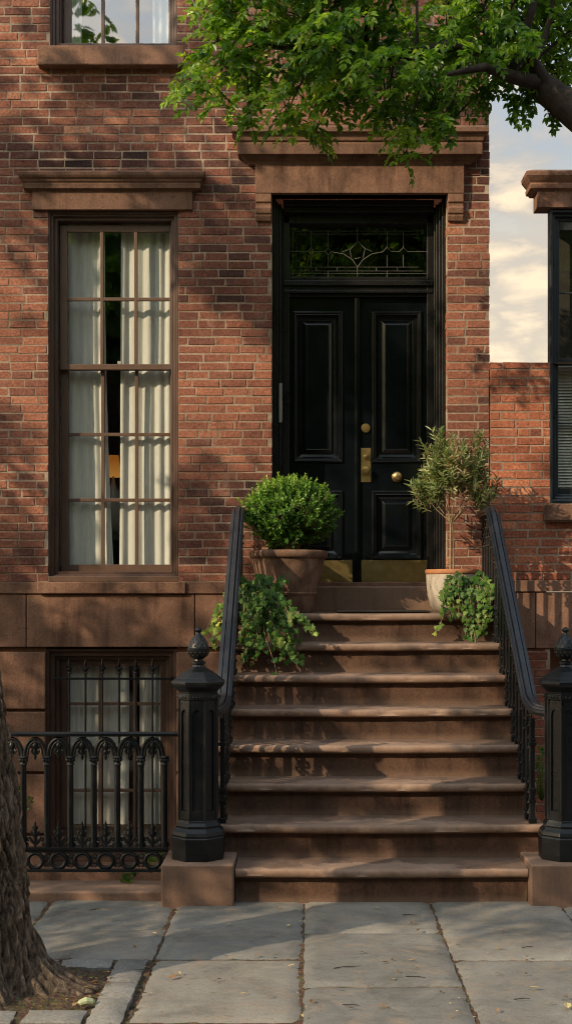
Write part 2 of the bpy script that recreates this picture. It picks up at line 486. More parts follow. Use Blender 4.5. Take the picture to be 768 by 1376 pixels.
def brick_rows(mb, x0, x1, z0, z1, holes, y=0.0, seed=1, valf=None, left_edge_jit=0.0):
    rr = random.Random(seed)
    z = z0; row = 0
    while z < z1 - .01:
        zt = min(z + PITCH - GAP, z1)
        zc = (z + zt) / 2
        spans = [(x0, x1)]
        for hx0, hx1, hz0, hz1 in holes:
            if zt > hz0 + .012 and z < hz1 - .012:
                ns = []
                for a, b in spans:
                    if hx1 <= a or hx0 >= b: ns.append((a, b)); continue
                    if hx0 > a: ns.append((a, hx0))
                    if hx1 < b: ns.append((hx1, b))
                spans = ns
        # one running bond for the row, cut by the openings
        cuts = []; x = x0 - rr.uniform(0, .02) - (.105 if row % 2 else 0)
        header_row = (row % 7 == 3)
        while x < x1 + .3:
            L = (.165 if header_row else .207) + rr.uniform(-.012, .012)
            if rr.random() < .06: L *= .55
            cuts.append((x, x + L - GAP)); x += L
        for a, b in spans:
            for c0, c1 in cuts:
                u = max(a, c0); w = min(b, c1)
                if w - u < .03: continue
                if u > a and c0 <= a + .05 and u - a < .05: u = a
                v = valf(u, zc, rr) if valf else rr.random()
                dy = rr.uniform(-.0022, .0022); j = lambda: rr.uniform(-.0022, .0022)
                bz0 = z + rr.uniform(-.001, .001); bz1 = zt + rr.uniform(-.001, .001)
                e = .0035
                xs0, xs1 = u + j(), w + j()
                o = [(xs0 + j(), bz0 + j()), (xs1 + j(), bz0 + j()), (xs1 + j(), bz1 + j()), (xs0 + j(), bz1 + j())]
                i = [(o[0][0] + e, o[0][1] + e), (o[1][0] - e, o[1][1] + e), (o[2][0] - e, o[2][1] - e), (o[3][0] + e, o[3][1] - e)]
                vs = [(a_, y + .10, b_) for a_, b_ in o] + [(a_, y + dy + e, b_) for a_, b_ in o] + [(a_, y + dy + j() * .6, b_) for a_, b_ in i]
                fs = []
                for k in range(4):
                    k2 = (k + 1) % 4
                    fs += [(k, k2, 4 + k2, 4 + k), (4 + k, 4 + k2, 8 + k2, 8 + k)]
                fs.append((8, 9, 10, 11))
                mb.add(vs, fs, v, 0)
        z += PITCH; row += 1


def wall_grid(mb, x0, x1, z0, z1, holes, y, m=1, y1=None):
    """flat backing at y with rectangular holes; jamb faces back to y1"""
    xs = sorted({x0, x1, *[min(max(h[i], x0), x1) for h in holes for i in (0, 1)]})
    zs = sorted({z0, z1, *[min(max(h[i], z0), z1) for h in holes for i in (2, 3)]})
    for i in range(len(xs) - 1):
        for j in range(len(zs) - 1):
            cx, cz = (xs[i] + xs[i + 1]) / 2, (zs[j] + zs[j + 1]) / 2
            if any(h[0] < cx < h[1] and h[2] < cz < h[3] for h in holes): continue
            mb.add([(xs[i], y, zs[j]), (xs[i + 1], y, zs[j]), (xs[i + 1], y, zs[j + 1]), (xs[i], y, zs[j + 1])], [(0, 1, 2, 3)], .5, m)
    if y1 is not None:
        for hx0, hx1, hz0, hz1 in holes:
            a, b, c, d = max(hx0, x0), min(hx1, x1), max(hz0, z0), min(hz1, z1)
            mb.add([(a, y, c), (a, y1, c), (a, y1, d), (a, y, d)], [(0, 1, 2, 3)], .5, m)
            mb.add([(b, y, c), (b, y1, c), (b, y1, d), (b, y, d)], [(3, 2, 1, 0)], .5, m)
            mb.add([(a, y, c), (b, y, c), (b, y1, c), (a, y1, c)], [(0, 1, 2, 3)], .5, m)
            mb.add([(a, y, d), (b, y, d), (b, y1, d), (a, y1, d)], [(3, 2, 1, 0)], .5, m)


# ------------------------------------------------------------------ ground
XE, XW = 1.363, -3.4                       # house right edge, left end of what is built
def build_ground():
    mb = MB()
    def sheet(x0, x1, y0, y1, z): mb.add([(x0, y0, z), (x1, y0, z), (x1, y1, z), (x0, y1, z)], [(0, 1, 2, 3)])
    sheet(-300, 300, -300, -6.5, -.05); sheet(-300, -3.9, -6.5, -2.62, -.05); sheet(4.6, 300, -6.5, -2.62, -.05); sheet(-3.9, -2.45, -6.5, -2.55, -.012); sheet(-.735, 4.6, -6.5, -2.55, -.012); sheet(-2.45, -.735, -6.5, -5.16, -.012); sheet(-2.45, -.735, -3.88, -2.55, -.012)
    sheet(-300, 300, .12, 600, -.05)
    sheet(-300, XW - .5, -2.62, .12, -.05); sheet(4.6, 300, -2.62, .12, -.05)
    struct(mb.build('ground', SOIL))
    mb = MB()
    mb.add([(-60, -13.5, -.14), (60, -13.5, -.14), (60, -6.55, -.14), (-60, -6.55, -.14)], [(0, 1, 2, 3)])
    for v in range(len(mb.v)): mb.v[v] = (mb.v[v][0], mb.v[v][1], -.045)
    struct(mb.build('road', ASPH))
    # areaway floor and side walls, below the pavement
    mb = MB()
    mb.add([(XW - .5, -2.55, -.75), (4.6, -2.55, -.75), (4.6, .2, -.75), (XW - .5, .2, -.75)], [(0, 1, 2, 3)])
    mb.add([(XW - .5, -2.55, -.75), (XW - .5, .2, -.75), (XW - .5, .2, .0), (XW - .5, -2.55, .0)], [(0, 1, 2, 3)])
    mb.add([(4.6, -2.55, -.75), (4.6, .2, -.75), (4.6, .2, .0), (4.6, -2.55, .0)], [(0, 1, 2, 3)])
    struct(mb.build('areaway_floor', SETT))


def slab(mb, x0, x1, y0, y1, val, rr, z=0.0):
    g = .0055; x0 += g; x1 -= g; y0 += g; y1 -= g
    nx = max(4, int((x1 - x0) / .035)); ny = max(4, int((y1 - y0) / .035))
    tx, ty = rr.uniform(-.004, .004), rr.uniform(-.004, .004); off = rr.uniform(-.003, .003); sd = rr.uniform(0, 99)
    vs = []; fs = []
    for j in range(ny + 1):
        for i in range(nx + 1):
            u, v = i / nx, j / ny
            x = x0 + (x1 - x0) * u; y = y0 + (y1 - y0) * v
            e = min(i, nx - i, j, ny - j)
            n1 = noise.noise(Vector((x * 14 + sd, y * 14, sd))); n2 = noise.noise(Vector((x * 45, y * 45 + sd, 3)))
            if i in (0, nx): x += (n1 * .008 + n2 * .005)
            if j in (0, ny): y += (n1 * .008 + n2 * .005)
            zz = z + off + tx * (u - .5) + ty * (v - .5) + noise.noise(Vector((x * 3, y * 3, sd))) * .0025 + n1 * .0012
            if e == 0: zz -= .010 + abs(n2) * .01
            vs.append((x, y, zz))
    for j in range(ny):
        for i in range(nx):
            a = j * (nx + 1) + i
            fs.append((a, a + 1, a + nx + 2, a + nx + 1))
    # skirt
    o = len(vs)
    ring = [i for i in range(nx + 1)] + [j * (nx + 1) + nx for j in range(1, ny + 1)] + [ny * (nx + 1) + i for i in range(nx - 1, -1, -1)] + [j * (nx + 1) for j in range(ny - 1, 0, -1)]
    for k in ring: vs.append((vs[k][0], vs[k][1], z - .06))
    for k in range(len(ring)):
        k2 = (k + 1) % len(ring)
        fs.append((ring[k2], ring[k], o + k, o + k2))
    mb.add(vs, fs, val)


def build_pavement():
    rr = random.Random(5); mb = MB()
    rows = {
        (-3.9, -2.35): [-2.56, -3.5, -4.6, -6.5],
        (-2.35, -1.449): [-2.56, -3.305, -3.889],
        (-1.449, -.738): [-2.56, -3.305, -3.889],
        (-.738, -.029): [-2.56, -3.875, -4.85, -6.5],
        (-.029, .683): [-2.56, -3.368, -4.339, -5.4, -6.5],
        (.683, 1.402): [-2.56, -3.889, -5.1, -6.5],
        (1.402, 2.3): [-2.56, -3.6, -4.7, -6.5],
        (2.3, 3.3): [-2.56, -3.3, -4.4, -5.4, -6.5],
        (3.3, 4.6): [-2.56, -3.7, -4.9, -6.5],
        (-2.35, -1.45): [-5.15, -6.5], (-1.45, -.7381): [-5.15, -6.5]}
    vals = [.35, .2, .62, .5, .75, .3, .55, .4, .68, .25, .8, .45]
    k = 0
    for (a, b), ys in rows.items():
        if (a, b) == (-2.35, -1.45) or (a, b) == (-1.45, -.7381): pass
        for i in range(len(ys) - 1):
            slab(mb, a, b, ys[i + 1], ys[i], vals[k % len(vals)] + rr.uniform(-.06, .06), rr); k += 1
    slab(mb, -2.35, -1.449, -3.889, -3.305, .4, rr)
    struct(mb.build('sidewalk', FLAG, smooth=35))
    # dirt in the joints and the tree pit soil, slightly mounded
    mb = MB(); n = 60; x0, x1, y0, y1 = -2.45, -.735, -5.16, -3.88
    vs = []; fs = []
    for j in range(n + 1):
        for i in range(n + 1):
            x = x0 + (x1 - x0) * i / n; y = y0 + (y1 - y0) * j / n
            h = -.016 + .02 * noise.noise(Vector((x * 9, y * 9, 1))) + .014 * noise.noise(Vector((x * 32, y * 32, 5)))
            h += .05 * math.exp(-((x + 1.42) ** 2 + (y + 4.35) ** 2) / .14)
            vs.append((x, y, h))
    for j in range(n):
        for i in range(n):
            a = j * (n + 1) + i; fs.append((a, a + 1, a + n + 2, a + n + 1))
    mb.add(vs, fs)
    struct(mb.build('soil', SOIL, smooth=180))


def sett(x0, x1, y0, y1, label, rr):
    mb = MB(); slab(mb, x0 - .006, x1 + .006, y0 - .006, y1 + .006, rr.uniform(.3, .9), rr, z=.012)
    cx, cy = (x0 + x1) / 2, (y0 + y1) / 2
    o = mb.build('paving_block', SETT, smooth=50, loc=(cx, cy, 0))
    return tag(o, label, 'paving block', 'granite blocks edging the tree pit')


build_ground(); build_pavement()
rr = random.Random(9)
sett(-1.16, -.93, -4.06, -3.915, 'long grey granite block at the back of the tree pit', rr)
sett(-1.48, -1.18, -4.06, -3.915, 'grey granite block tucked behind the tree trunk at the back of the pit', rr)
for (a, b, l) in ((-4.07, -3.905, 'grey granite block at the back end of the right column beside the pit'),
                  (-4.29, -4.08, 'bluish granite block, second from the back in the right column beside the pit'),
                  (-4.53, -4.30, 'pale granite block, third from the back in the right column beside the pit'),
                  (-4.88, -4.54, 'granite block at the nearest end of the right column beside the pit')):
    sett(-.905, -.765, a, b, l, rr)
sett(-1.165, -.925, -4.89, -4.715, 'long grey granite block in front of the tree pit soil', rr)
sett(-1.50, -1.215, -4.89, -4.715, 'granite block in front of the tree trunk at the left picture edge', rr)

# ------------------------------------------------------------------ the town house
house = thing('town_house', 'red brick town house with brownstone trim and a tall black double door', 'house', (0, 0, 0))
zBand = PZ(782); zTop = PZ(-330)
hUp = (PX(67), PX(238), PZ(65), PZ(-235))
hWin = (PX(65), PX(240), PZ(779), PZ(283))
hDoor = (PX(365), PX(600), 1.6, PZ(262))
holes = [hUp, hWin, hDoor]


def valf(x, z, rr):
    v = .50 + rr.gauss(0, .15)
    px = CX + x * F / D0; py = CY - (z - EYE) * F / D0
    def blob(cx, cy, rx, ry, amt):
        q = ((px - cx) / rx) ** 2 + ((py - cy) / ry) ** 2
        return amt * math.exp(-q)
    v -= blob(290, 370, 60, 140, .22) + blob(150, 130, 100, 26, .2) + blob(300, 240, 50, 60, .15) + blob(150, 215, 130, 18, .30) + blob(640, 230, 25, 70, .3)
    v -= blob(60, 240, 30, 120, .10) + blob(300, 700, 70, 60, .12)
    v += blob(30, 100, 60, 80, .15) + blob(30, 430, 60, 40, .18) + blob(310, 520, 60, 50, .15)  # bricks paler in the sun patches: light put into their tone
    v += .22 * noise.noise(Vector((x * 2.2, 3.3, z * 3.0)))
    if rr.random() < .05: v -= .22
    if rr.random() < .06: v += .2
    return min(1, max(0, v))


mb = MB()
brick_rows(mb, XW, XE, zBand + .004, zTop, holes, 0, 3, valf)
wall_grid(mb, XW, XE - .004, zBand, zTop, holes, .0034, 1, .10)
mb.add([(XE - .004, .0066, -1), (XE - .004, 7, -1), (XE - .004, 7, zTop), (XE - .004, .0066, zTop)], [(0, 1, 2, 3)], .35, 0)   # side wall
mb.add([(XW, .0066, zTop), (XE - .004, .0066, zTop), (XE - .004, 7, zTop), (XW, 7, zTop)], [(0, 1, 2, 3)], .35, 1)
mb.add([(XW, 7, -1), (XE - .004, 7, -1), (XE - .004, 7, zTop), (XW, 7, zTop)], [(3, 2, 1, 0)], .35, 0)
mb.build('brick_wall', [BRICK, MORTAR], house)

# stone base under the bricks: sill band, big panels, rusticated blocks round the basement window
mb = MB()
hB = (PX(62), PX(237), -.34, PZ(872))
def block(px0, px1, py0, py1, proj=.02, val=.5, gap=.004):
    mb.box(PX(px0) + gap, PX(px1) - gap, -proj, .12, PZ(py1) + gap, PZ(py0) - gap, val)
for a, b, v in ((-190, 52.5, .45), (249.5, 330, .5), (330, 657, .4)): block(a, b, 782, 798, .028, v, .002)
for a, b, v in ((-190, 36, .5), (36, 262, .58), (262, 330, .45), (330, 657, .4)): block(a, b, 798, 870, .014, v, .003)
for k, (y0, y1) in enumerate(((876, 953), (956, 1037), (1040, 1120), (1123, 1190))):
    block(-190, 62, y0, y1, .012, .45 + .1 * (k % 2), .003); block(237, 330, y0, y1, .012, .5 - .1 * (k % 2), .003)
mb.box(XW, hB[0], .03, .12, -1, PZ(870), .2); mb.box(hB[1], PX(330), .03, .12, -1, PZ(870), .2)
mb.box(hB[0], hB[1], .0, .35, -1, -.42, .3)
mb.box(PX(330), XE, -.01, .12, -1, PZ(870) - .003, .3)
mb.build('foundation', STONE, house, bevel=.006)

# rooms behind the windows
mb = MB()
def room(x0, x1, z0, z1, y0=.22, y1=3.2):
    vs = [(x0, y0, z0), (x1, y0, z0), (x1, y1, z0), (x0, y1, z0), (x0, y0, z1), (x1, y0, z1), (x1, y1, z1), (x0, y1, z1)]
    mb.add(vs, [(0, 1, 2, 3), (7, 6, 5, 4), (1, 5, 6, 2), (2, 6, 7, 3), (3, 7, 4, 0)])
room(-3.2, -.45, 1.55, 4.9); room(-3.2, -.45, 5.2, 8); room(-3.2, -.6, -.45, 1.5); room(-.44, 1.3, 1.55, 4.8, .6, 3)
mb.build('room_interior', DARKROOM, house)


def stone_lintel(name, x0, x1, zb, zt, cx_over, cz, parent, nx=1, proj=.035):
    pass


def sash_window(name, hole, px_glass, mun_px, rows_up, rows_lo, meet, mat, glass_up, glass_lo, ybase=.10, parent=None, casing_prof=None):
    """timber window: casing > upper_sash, lower_sash, pane (two)"""
    x0, x1, z0, z1 = hole
    g0, g1 = px_glass
    w = MB()
    cp = casing_prof or [(0, .012), (.012, .012), (.020, .030), (.034, .030), (.040, .055), (.060, .055), (.066, .085), (PX(g0 - 11) - x0, .085), (PX(g0 - 11) - x0, .17)]
    w.frame(x0, x1, z0, z1, cp)
    win = w.build(name, mat, parent, bevel=.003)
    def sash(nm, yt, yb, ys, rows, gl):
        m = MB(); gx0, gx1 = PX(g0, 0), PX(g1, 0)
        a, b = gx0 - .055, gx1 + .055
        zt, zb = PZ(yt), PZ(yb)
        rt, rb = PZ(rows[0][0]), PZ(rows[-1][1])
        m.box(a, gx0, ys, ys + .04, zb, zt); m.box(gx1, b, ys, ys + .04, zb, zt)
        m.box(gx0, gx1, ys + .001, ys + .041, rt, zt); m.box(gx0, gx1, ys + .001, ys + .041, zb, rb)
        for mx in mun_px:
            m.box(PX(mx) - .013, PX(mx) + .013, ys + .006, ys + .036, rb, rt)
        for i in range(len(rows) - 1):
            c0, c1 = PZ(rows[i][1]), PZ(rows[i + 1][0])
            xs = [gx0] + [PX(q) for q in mun_px] + [gx1]
            for q in range(len(xs) - 1):
                m.box(xs[q] + (.013 if q else 0), xs[q + 1] - (.013 if q < len(xs) - 2 else 0), ys + .007, ys + .037, (c0 + c1) / 2 - .0125, (c0 + c1) / 2 + .0125)
        o = m.build(nm, mat, win, bevel=.003)
        p = MB()
        p.add([(gx0 - .005, ys + .022, rb - .005), (gx1 + .005, ys + .022, rb - .005), (gx1 + .005, ys + .022, rt + .005), (gx0 - .005, ys + .022, rt + .005)], [(0, 1, 2, 3)])
        p.build('pane', gl, win)
    if rows_up: sash('upper_sash', rows_up[0][0] - 9, meet[1], .11, rows_up, glass_up)
    if rows_lo: sash('lower_sash', meet[0] + 2, rows_lo[-1][1] + 14, .155, rows_lo, glass_lo)
    return win


def dz(prof): return [(p, PZ(y, -p)) for p, y in prof]


# parlour window
win = sash_window('window', hWin, (87, 226), (134, 180), [(306, 395), (400, 486)], [(493, 578), (583, 668), (672, 758)], (485, 493.5), CASING, GLASS, GLASS, parent=house)
mb = MB(); mb.box(PX(65), PX(240), .0, .2, PZ(781.6), PZ(774.5)); mb.build('timber_sill', CASING, win, bevel=.004)
mb = MB(); mb.box(PX(52), PX(250), -.05, .12, PZ(797.6), PZ(782)); mb.build('sill', STONE, win, bevel=.007)
mb = MB()
mb.box(PX(44.5), PX(259), -.03, .1, PZ(283), PZ(256), .22)
fx0, fx1 = PX(44.5), PX(259)
mb.cornice(fx0, fx1, dz([(.035, 257), (.042, 254.5), (.062, 253), (.064, 247), (.060, 245.5), (.070, 243.5), (.076, 240.5), (.090, 237.5), (.098, 234.5), (.100, 230.5), (.03, 229)]), yb=.05, val=.0)
mb.build('lintel', STONE, win, bevel=.004)

m = MB(); m.box(PX(155), PX(160.5), .12, .154, PZ(486), PZ(481.5)); m.build('sash_lock', CERAM, win, bevel=.002)
# upper window (only its foot is in the photo)
wup = sash_window('window', hUp, (91, 226), (134, 181), [(-190, -110), (-105, -80)], [(-72, 61.5)], (-80, -72), CASING, GLASSUP, GLASSUP, parent=house)
mb = MB(); mb.box(PX(53), PX(248.5), -.085, .12, PZ(92.5), PZ(66.5), .75); mb.build('sill', STONE, wup, bevel=.008)

# basement window with its iron guard
w = MB(); w.frame(hB[0], hB[1], hB[2], hB[3], [(0, .03), (.02, .03), (.024, .06), (.055, .06), (.06, .10), (.085, .10), (.088, .135), (.135, .135), (.135, .2)])
wb = w.build('window', CASING, house, bevel=.003)
m = MB()
bx0, bx1 = PX(86), PX(220)
for q in (131, 178): m.box(PX(q) - .014, PX(q) + .014, .145, .185, -.2, PZ(890))
for zc in (PZ(948), PZ(1066), PZ(1008)):
    xs = [bx0, PX(131) - .014, PX(131) + .014, PX(178) - .014, PX(178) + .014, bx1]
    for q in (0, 2, 4): m.box(xs[q], xs[q + 1], .147, .183, zc - .011, zc + .011)
m.build('sash', CASING, wb, bevel=.003)
p = MB(); p.add([(bx0 - .01, .165, -.22), (bx1 + .01, .165, -.22), (bx1 + .01, .165, PZ(888)), (bx0 - .01, .165, PZ(888))], [(0, 1, 2, 3)]); p.build('pane', GLASS, wb)
mb = MB(); mb.box(hB[0] - .02, hB[1] + .02, -.07, .1, hB[2] - .12, hB[2] + .002); mb.build('sill', STONE, wb, bevel=.006)
guard = MB(); guard.box(PX(72), PX(230), -.006, .012, PZ(913.5), PZ(910.5))
for s_ in (72, 230): guard.box(PX(s_) - .006, PX(s_) + .006, -.004, .07, PZ(914.5), PZ(909.5))
gd = guard.build('window_guard', IRON, house, bevel=.002)
bar = MB()
gx = PX(93)
bar.lathe([(.0085, PZ(1142)), (.0085, PZ(905))], 10, (gx, .003, 0))
bar.lathe([(.008, PZ(906)), (.017, PZ(904.5)), (.010, PZ(902.5)), (.019, PZ(900)), (.019, PZ(899)), (.008, PZ(897)), (.012, PZ(893)), (.001, PZ(884))], 10, (gx, .003, 0))
for sg in (-1, 1):
    bar.tube([(gx, .003, PZ(901)), (gx + sg * .014, .003, PZ(899.5)), (gx + sg * .022, .003, PZ(897)), (gx + sg * .021, .003, PZ(894.5))], [.006, .006, .005, .003], 6)
b0 = bar.build('bar', IRON, gd, smooth=40)
for px_ in (115, 137.5, 160, 182.5, 205): dup(b0, PX(px_) - gx, 0, 0)

# door opening: stone surround
lint = MB()
lint.box(PX(343), PX(622), -.05, .12, PZ(262), PZ(219), .45)
for a, b in ((343.5, 364.5), (600.5, 621.5)):
    lx0, lx1 = PX(a), PX(b)
    prof = [(.05, PZ(262.3)), (-.048, PZ(262.3)), (-.048, PZ(273)), (-.034, PZ(275)), (-.034, PZ(279)), (-.046, PZ(281)), (-.040, PZ(288)), (-.026, PZ(289.5)), (-.034, PZ(291)), (-.020, PZ(298)), (.05, PZ(298))]
    lint.prism_x(prof, lx0, lx1, .6)
dl = lint.build('door_lintel', STONE, house, bevel=.005)
co = MB()
co.cornice(PX(343), PX(622), dz([(.052, 221), (.060, 217), (.085, 213), (.098, 208.5), (.128, 207), (.130, 192.5), (.120, 191), (.134, 188.5), (.138, 184), (.150, 179.5), (.164, 177.5), (.172, 176.5), (.172, 170.5), (.05, 167.5)]), yb=.04, val=.12)
co.build('cornice', STONE, dl, bevel=.004)

# door frame
YD = .30
df = MB()
def XD(px): return PX(px, YD)
def ZD(py): return PZ(py, YD)
fx0, fx1, fz1 = hDoor[0], hDoor[1], hDoor[3]
zs = PZ(788, .1)
for sgn, xo in ((1, fx0), (-1, fx1)):
    steps = [(0, .10, .030), (.030, .13, .018), (.048, .155, .02), (.068, .20, .012), (.080, .235, .05)]
    for off, y0, wd in steps:
        xa = xo + sgn * off; xb = xa + sgn * wd
        df.box(xa, xb, y0, .36, zs, fz1 - .002 - off * .5)
x_in0, x_in1 = fx0 + .085, fx1 - .085
df.box(x_in0, x_in1, .12, .36, PZ(276, .12), fz1 - .003)
df.box(x_in0, x_in1, .16, .36, PZ(285, .16), PZ(276, .12) - .001)
df.box(x_in0, x_in1, .235, .36, ZD(303), PZ(285, .16) - .001)
df.box(x_in0, x_in1, .27, .36, ZD(380), ZD(373))
df.box(x_in0, x_in1, .215, .36, ZD(386.5), ZD(380) - .001)
df.box(x_in0, x_in1, .24, .36, ZD(392), ZD(386.5) - .001)
df.box(x_in0, x_in1, .225, .36, ZD(396), ZD(392) - .001)
df.box(x_in0, x_in1, .26, .36, ZD(400), ZD(396) - .001)
df.box(x_in0 - .002, XD(385), .28, .36, ZD(373.2), ZD(302.8)); df.box(XD(577), x_in1 + .002, .28, .36, ZD(373.2), ZD(302.8))
dframe = df.build('door_frame', DFRAME, house, bevel=.004)
p = MB(); p.add([(XD(384), .305, ZD(373.5)), (XD(578), .305, ZD(373.5)), (XD(578), .305, ZD(302.5)), (XD(384), .305, ZD(302.5))], [(0, 1, 2, 3)]); p.build('transom_pane', GLASSD, dframe)
ld = MB()
def lz(x, y): return (x / 2.477 + 360, y / 2.477 + 250)
def came(pts, r=.0022):
    q = [(XD(lz(a, b)[0]), .299, ZD(lz(a, b)[1])) for a, b in pts]; ld.tube(q, r, 6)
came([(66, 135), (66, 303)]); came([(530, 135), (530, 303)])
came([(82, 150), (82, 283), (515, 283), (515, 150), (82, 150)]); came([(94, 160), (94, 270), (500, 270), (500, 160), (94, 160)], .0022)
came([(62, 218), (94, 218)]); came([(500, 218), (530, 218)]); came([(82, 283), (82, 303)]); came([(62, 292), (530, 292)], .002)
for x in (143, 200, 395, 449): came([(x, 150), (x, 206)], .002); came([(x, 230), (x, 270)], .002)
came([(297, 138), (297, 185)], .002); came([(297, 270), (297, 303)]); came([(200, 283), (200, 303)]); came([(395, 283), (395, 303)])
for cx, rx, ry in ((143, 10, 12), (200, 10, 12), (395, 13, 14), (449, 13, 13)):
    came([(cx - rx, 218), (cx, 218 - ry), (cx + rx, 218), (cx, 218 + ry), (cx - rx, 218)], .003)
came([(94, 218), (133, 218)], .002); came([(153, 218), (190, 218)], .002); came([(408, 218), (436, 218)], .002); came([(462, 218), (500, 218)], .002)
came([(210, 219), (250, 226), (280, 245), (297, 270)], .003); came([(382, 219), (345, 226), (315, 245), (297, 270)], .003)
came([(272, 212), (297, 184), (322, 208), (316, 238)], .003); came([(245, 220), (272, 210), (276, 238)], .0025); came([(345, 218), (322, 208)], .0025); came([(288, 243), (306, 238)], .003)
for x in (160, 230, 360, 430): came([(x, 270), (x, 283)], .002)
ld.build('leaded_cames', LEAD, dframe, smooth=60)
for nm_, ya, yb_ in (('pull_strip', 515, 568),):
    s_ = MB(); s_.box(PX(374.6, .12), PX(379, .12), .106, .124, PZ(yb_, .12), PZ(ya, .12)); s_.build(nm_, RUBBER, dframe, bevel=.003)


# door leaves
def leaf_door(px0, px1, up, lo, mould_y=.0):
    m = MB()
    x0, x1 = XD(px0), XD(px1)
    zb, zt = ZD(787), ZD(400.5)
    a, b = XD(up[0]), XD(up[1])
    uz0, uz1 = ZD(up[3]), ZD(up[2]); l0, l1 = ZD(lo[3]), ZD(lo[2])
    y0, y1 = YD, YD + .05
    m.box(x0, a, y0, y1, zb, zt); m.box(b, x1, y0, y1, zb, zt)
    m.box(a, b, y0, y1, uz1, zt); m.box(a, b, y0, y1, l1, uz0); m.box(a, b, y0, y1, zb, l0)
    d = m.build('door', DOORP, house)
    for (z0, z1) in ((uz0, uz1), (l0, l1)):
        q = MB()
        q.frame(a, b, z0, z1, [(-.004, y0 - .001), (-.002, y0 - .016), (.010, y0 - .020), (.020, y0 - .010), (.028, y0 - .012), (.034, y0 + .010), (.044, y0 + .022), (.060, y0 + .026), (.064, y0 + .030), (.100, y0 + .010), (.104, y0 + .012)], cap=True)
        q.build('panel', DOORP, d, bevel=.002)
    return d


dL = leaf_door(375.5, 479.6, (394, 459, 419, 621), (394, 459, 660, 751))
dR = leaf_door(480.8, 588, (500, 565, 419, 621), (500, 565, 660, 751))
ast = MB(); ast.box(XD(476.5), XD(482.2), YD - .022, YD - .001, ZD(787), ZD(400.5)); ast.box(XD(478), XD(480.6), YD - .030, YD - .0221, ZD(787), ZD(400.5))
ast.build('meeting_strip', DOORP, dL, bevel=.004)
for d_, a, b in ((dL, 391, 473), (dR, 485, 582)):
    k = MB(); k.box(XD(a), XD(b), YD - .004, YD - .0005, ZD(786), ZD(752.5)); k.build('kick_plate', BRASS, d_, bevel=.001)
k = MB(); k.box(XD(484.5), XD(498), YD - .007, YD - .0005, ZD(648), ZD(602)); lp = k.build('lock_plate', BRASS, dR, bevel=.002)
def knob(name, px, py, r, parent, l=.05):
    k = MB(); k.lathe([(r * 1.0, 0), (r * 1.0, .006), (r * .5, .01), (r * .42, l * .45), (r * .8, l * .55), (r * .95, l * .75), (r * .8, l * .95), (r * .3, l)], 24, (XD(px), YD - .0065, ZD(py)), axis='Y')
    return k.build(name, BRASS, parent, smooth=50)
knob('knob', 491.5, 632, .030, lp); knob('thumb_turn', 491.5, 613.5, .017, lp, .03)
k = MB(); k.lathe([(.036, 0), (.036, .008), (.030, .014), (.030, .018), (.020, .018), (.018, .022)], 28, (XD(491), YD - .0005, ZD(575.5)), axis='Y'); k.build('deadbolt', BRASS, dR, smooth=30)
k = MB(); k.lathe([(.042, 0), (.042, .007), (.034, .014), (.020, .018), (.018, .035), (.032, .042), (.036, .056), (.030, .066), (.012, .071)], 28, (XD(533), YD - .0005, ZD(641)), axis='Y'); k.build('centre_knob', BRASS, dR, smooth=50)


# ------------------------------------------------------------------ curtains and the lamp in the room
def curtain(x0t, x1t, x0b, x1b, zt, zb, y, label, folds, seed, amp=.03, hem=True):
    rr = random.Random(seed); nx, nz = 110, 40
    ph = [rr.uniform(0, 6.28) for _ in range(6)]
    ctr = [rr.uniform(-.35, .35) for _ in range(folds + 2)]
    vs = []; fs = []
    for j in range(nz + 1):
        v = j / nz; z = zt + (zb - zt) * v
        a = x0t + (x0b - x0t) * v ** 2.2; b = x1t + (x1b - x1t) * v ** 2.2
        for i in range(nx + 1):
            u = i / nx
            w = u * folds + .25 * math.sin(u * 5 + ph[0]) + .06 * math.sin(v * 3 + ph[1])
            k = int(w) % len(ctr); fr = w - math.floor(w)
            q = (.5 - .5 * math.cos(2 * math.pi * fr)) ** .7
            yy = y - amp * q * (.75 + ctr[k]) + .004 * math.sin(v * 9 + u * 7 + ph[2])
            vs.append((a + (b - a) * u, yy, z))
    for j in range(nz):
        for i in range(nx):
            p = j * (nx + 1) + i; fs.append((p, p + nx + 1, p + nx + 2, p + 1))
    m = MB(); m.add(vs, fs)
    if hem:
        n0 = (nz - 2) * (nx + 1)
    o = m.build('curtain', CURT, smooth=180, loc=((x0b + x1b) / 2, y, zb))
    return tag(o, label, 'curtain')


yc = .245
curtain(PX(80, yc), PX(141, yc), PX(80, yc), PX(153, yc), PZ(290, yc), PZ(762, yc), yc, 'off-white linen curtain hanging at the left of the tall parlour window', 5, 3, .026)
curtain(PX(163, yc), PX(234, yc), PX(161, yc), PX(234, yc), PZ(290, yc), PZ(762, yc), yc, 'off-white linen curtain hanging at the right of the tall parlour window', 5, 8, .026)
curtain(PX(80, yc), PX(112, yc), PX(80, yc), PX(110, yc), PZ(-180, yc), PZ(66, yc), yc, 'sheer white curtain at the left of the upstairs window', 3, 12, .03)
curtain(PX(204, yc), PX(234, yc), PX(205, yc), PX(234, yc), PZ(-180, yc), PZ(66, yc), yc, 'sheer white curtain at the right of the upstairs window', 3, 15, .03)
curtain(PX(76, yc), PX(174, yc), PX(76, yc), PX(172, yc), PZ(880, yc), PZ(1160, yc), yc, 'wide pale curtain behind the barred basement window, left side', 6, 21, .03)
curtain(PX(188, yc), PX(232, yc), PX(189, yc), PX(232, yc), PZ(880, yc), PZ(1160, yc), yc, 'narrow pale curtain behind the barred basement window, right side', 3, 24, .03)
lamp = thing('table_lamp', 'lit amber table lamp between the parlour window curtains', 'lamp', P(152.5, 700, .55))
ly = .55; lx = PX(152.5, ly)
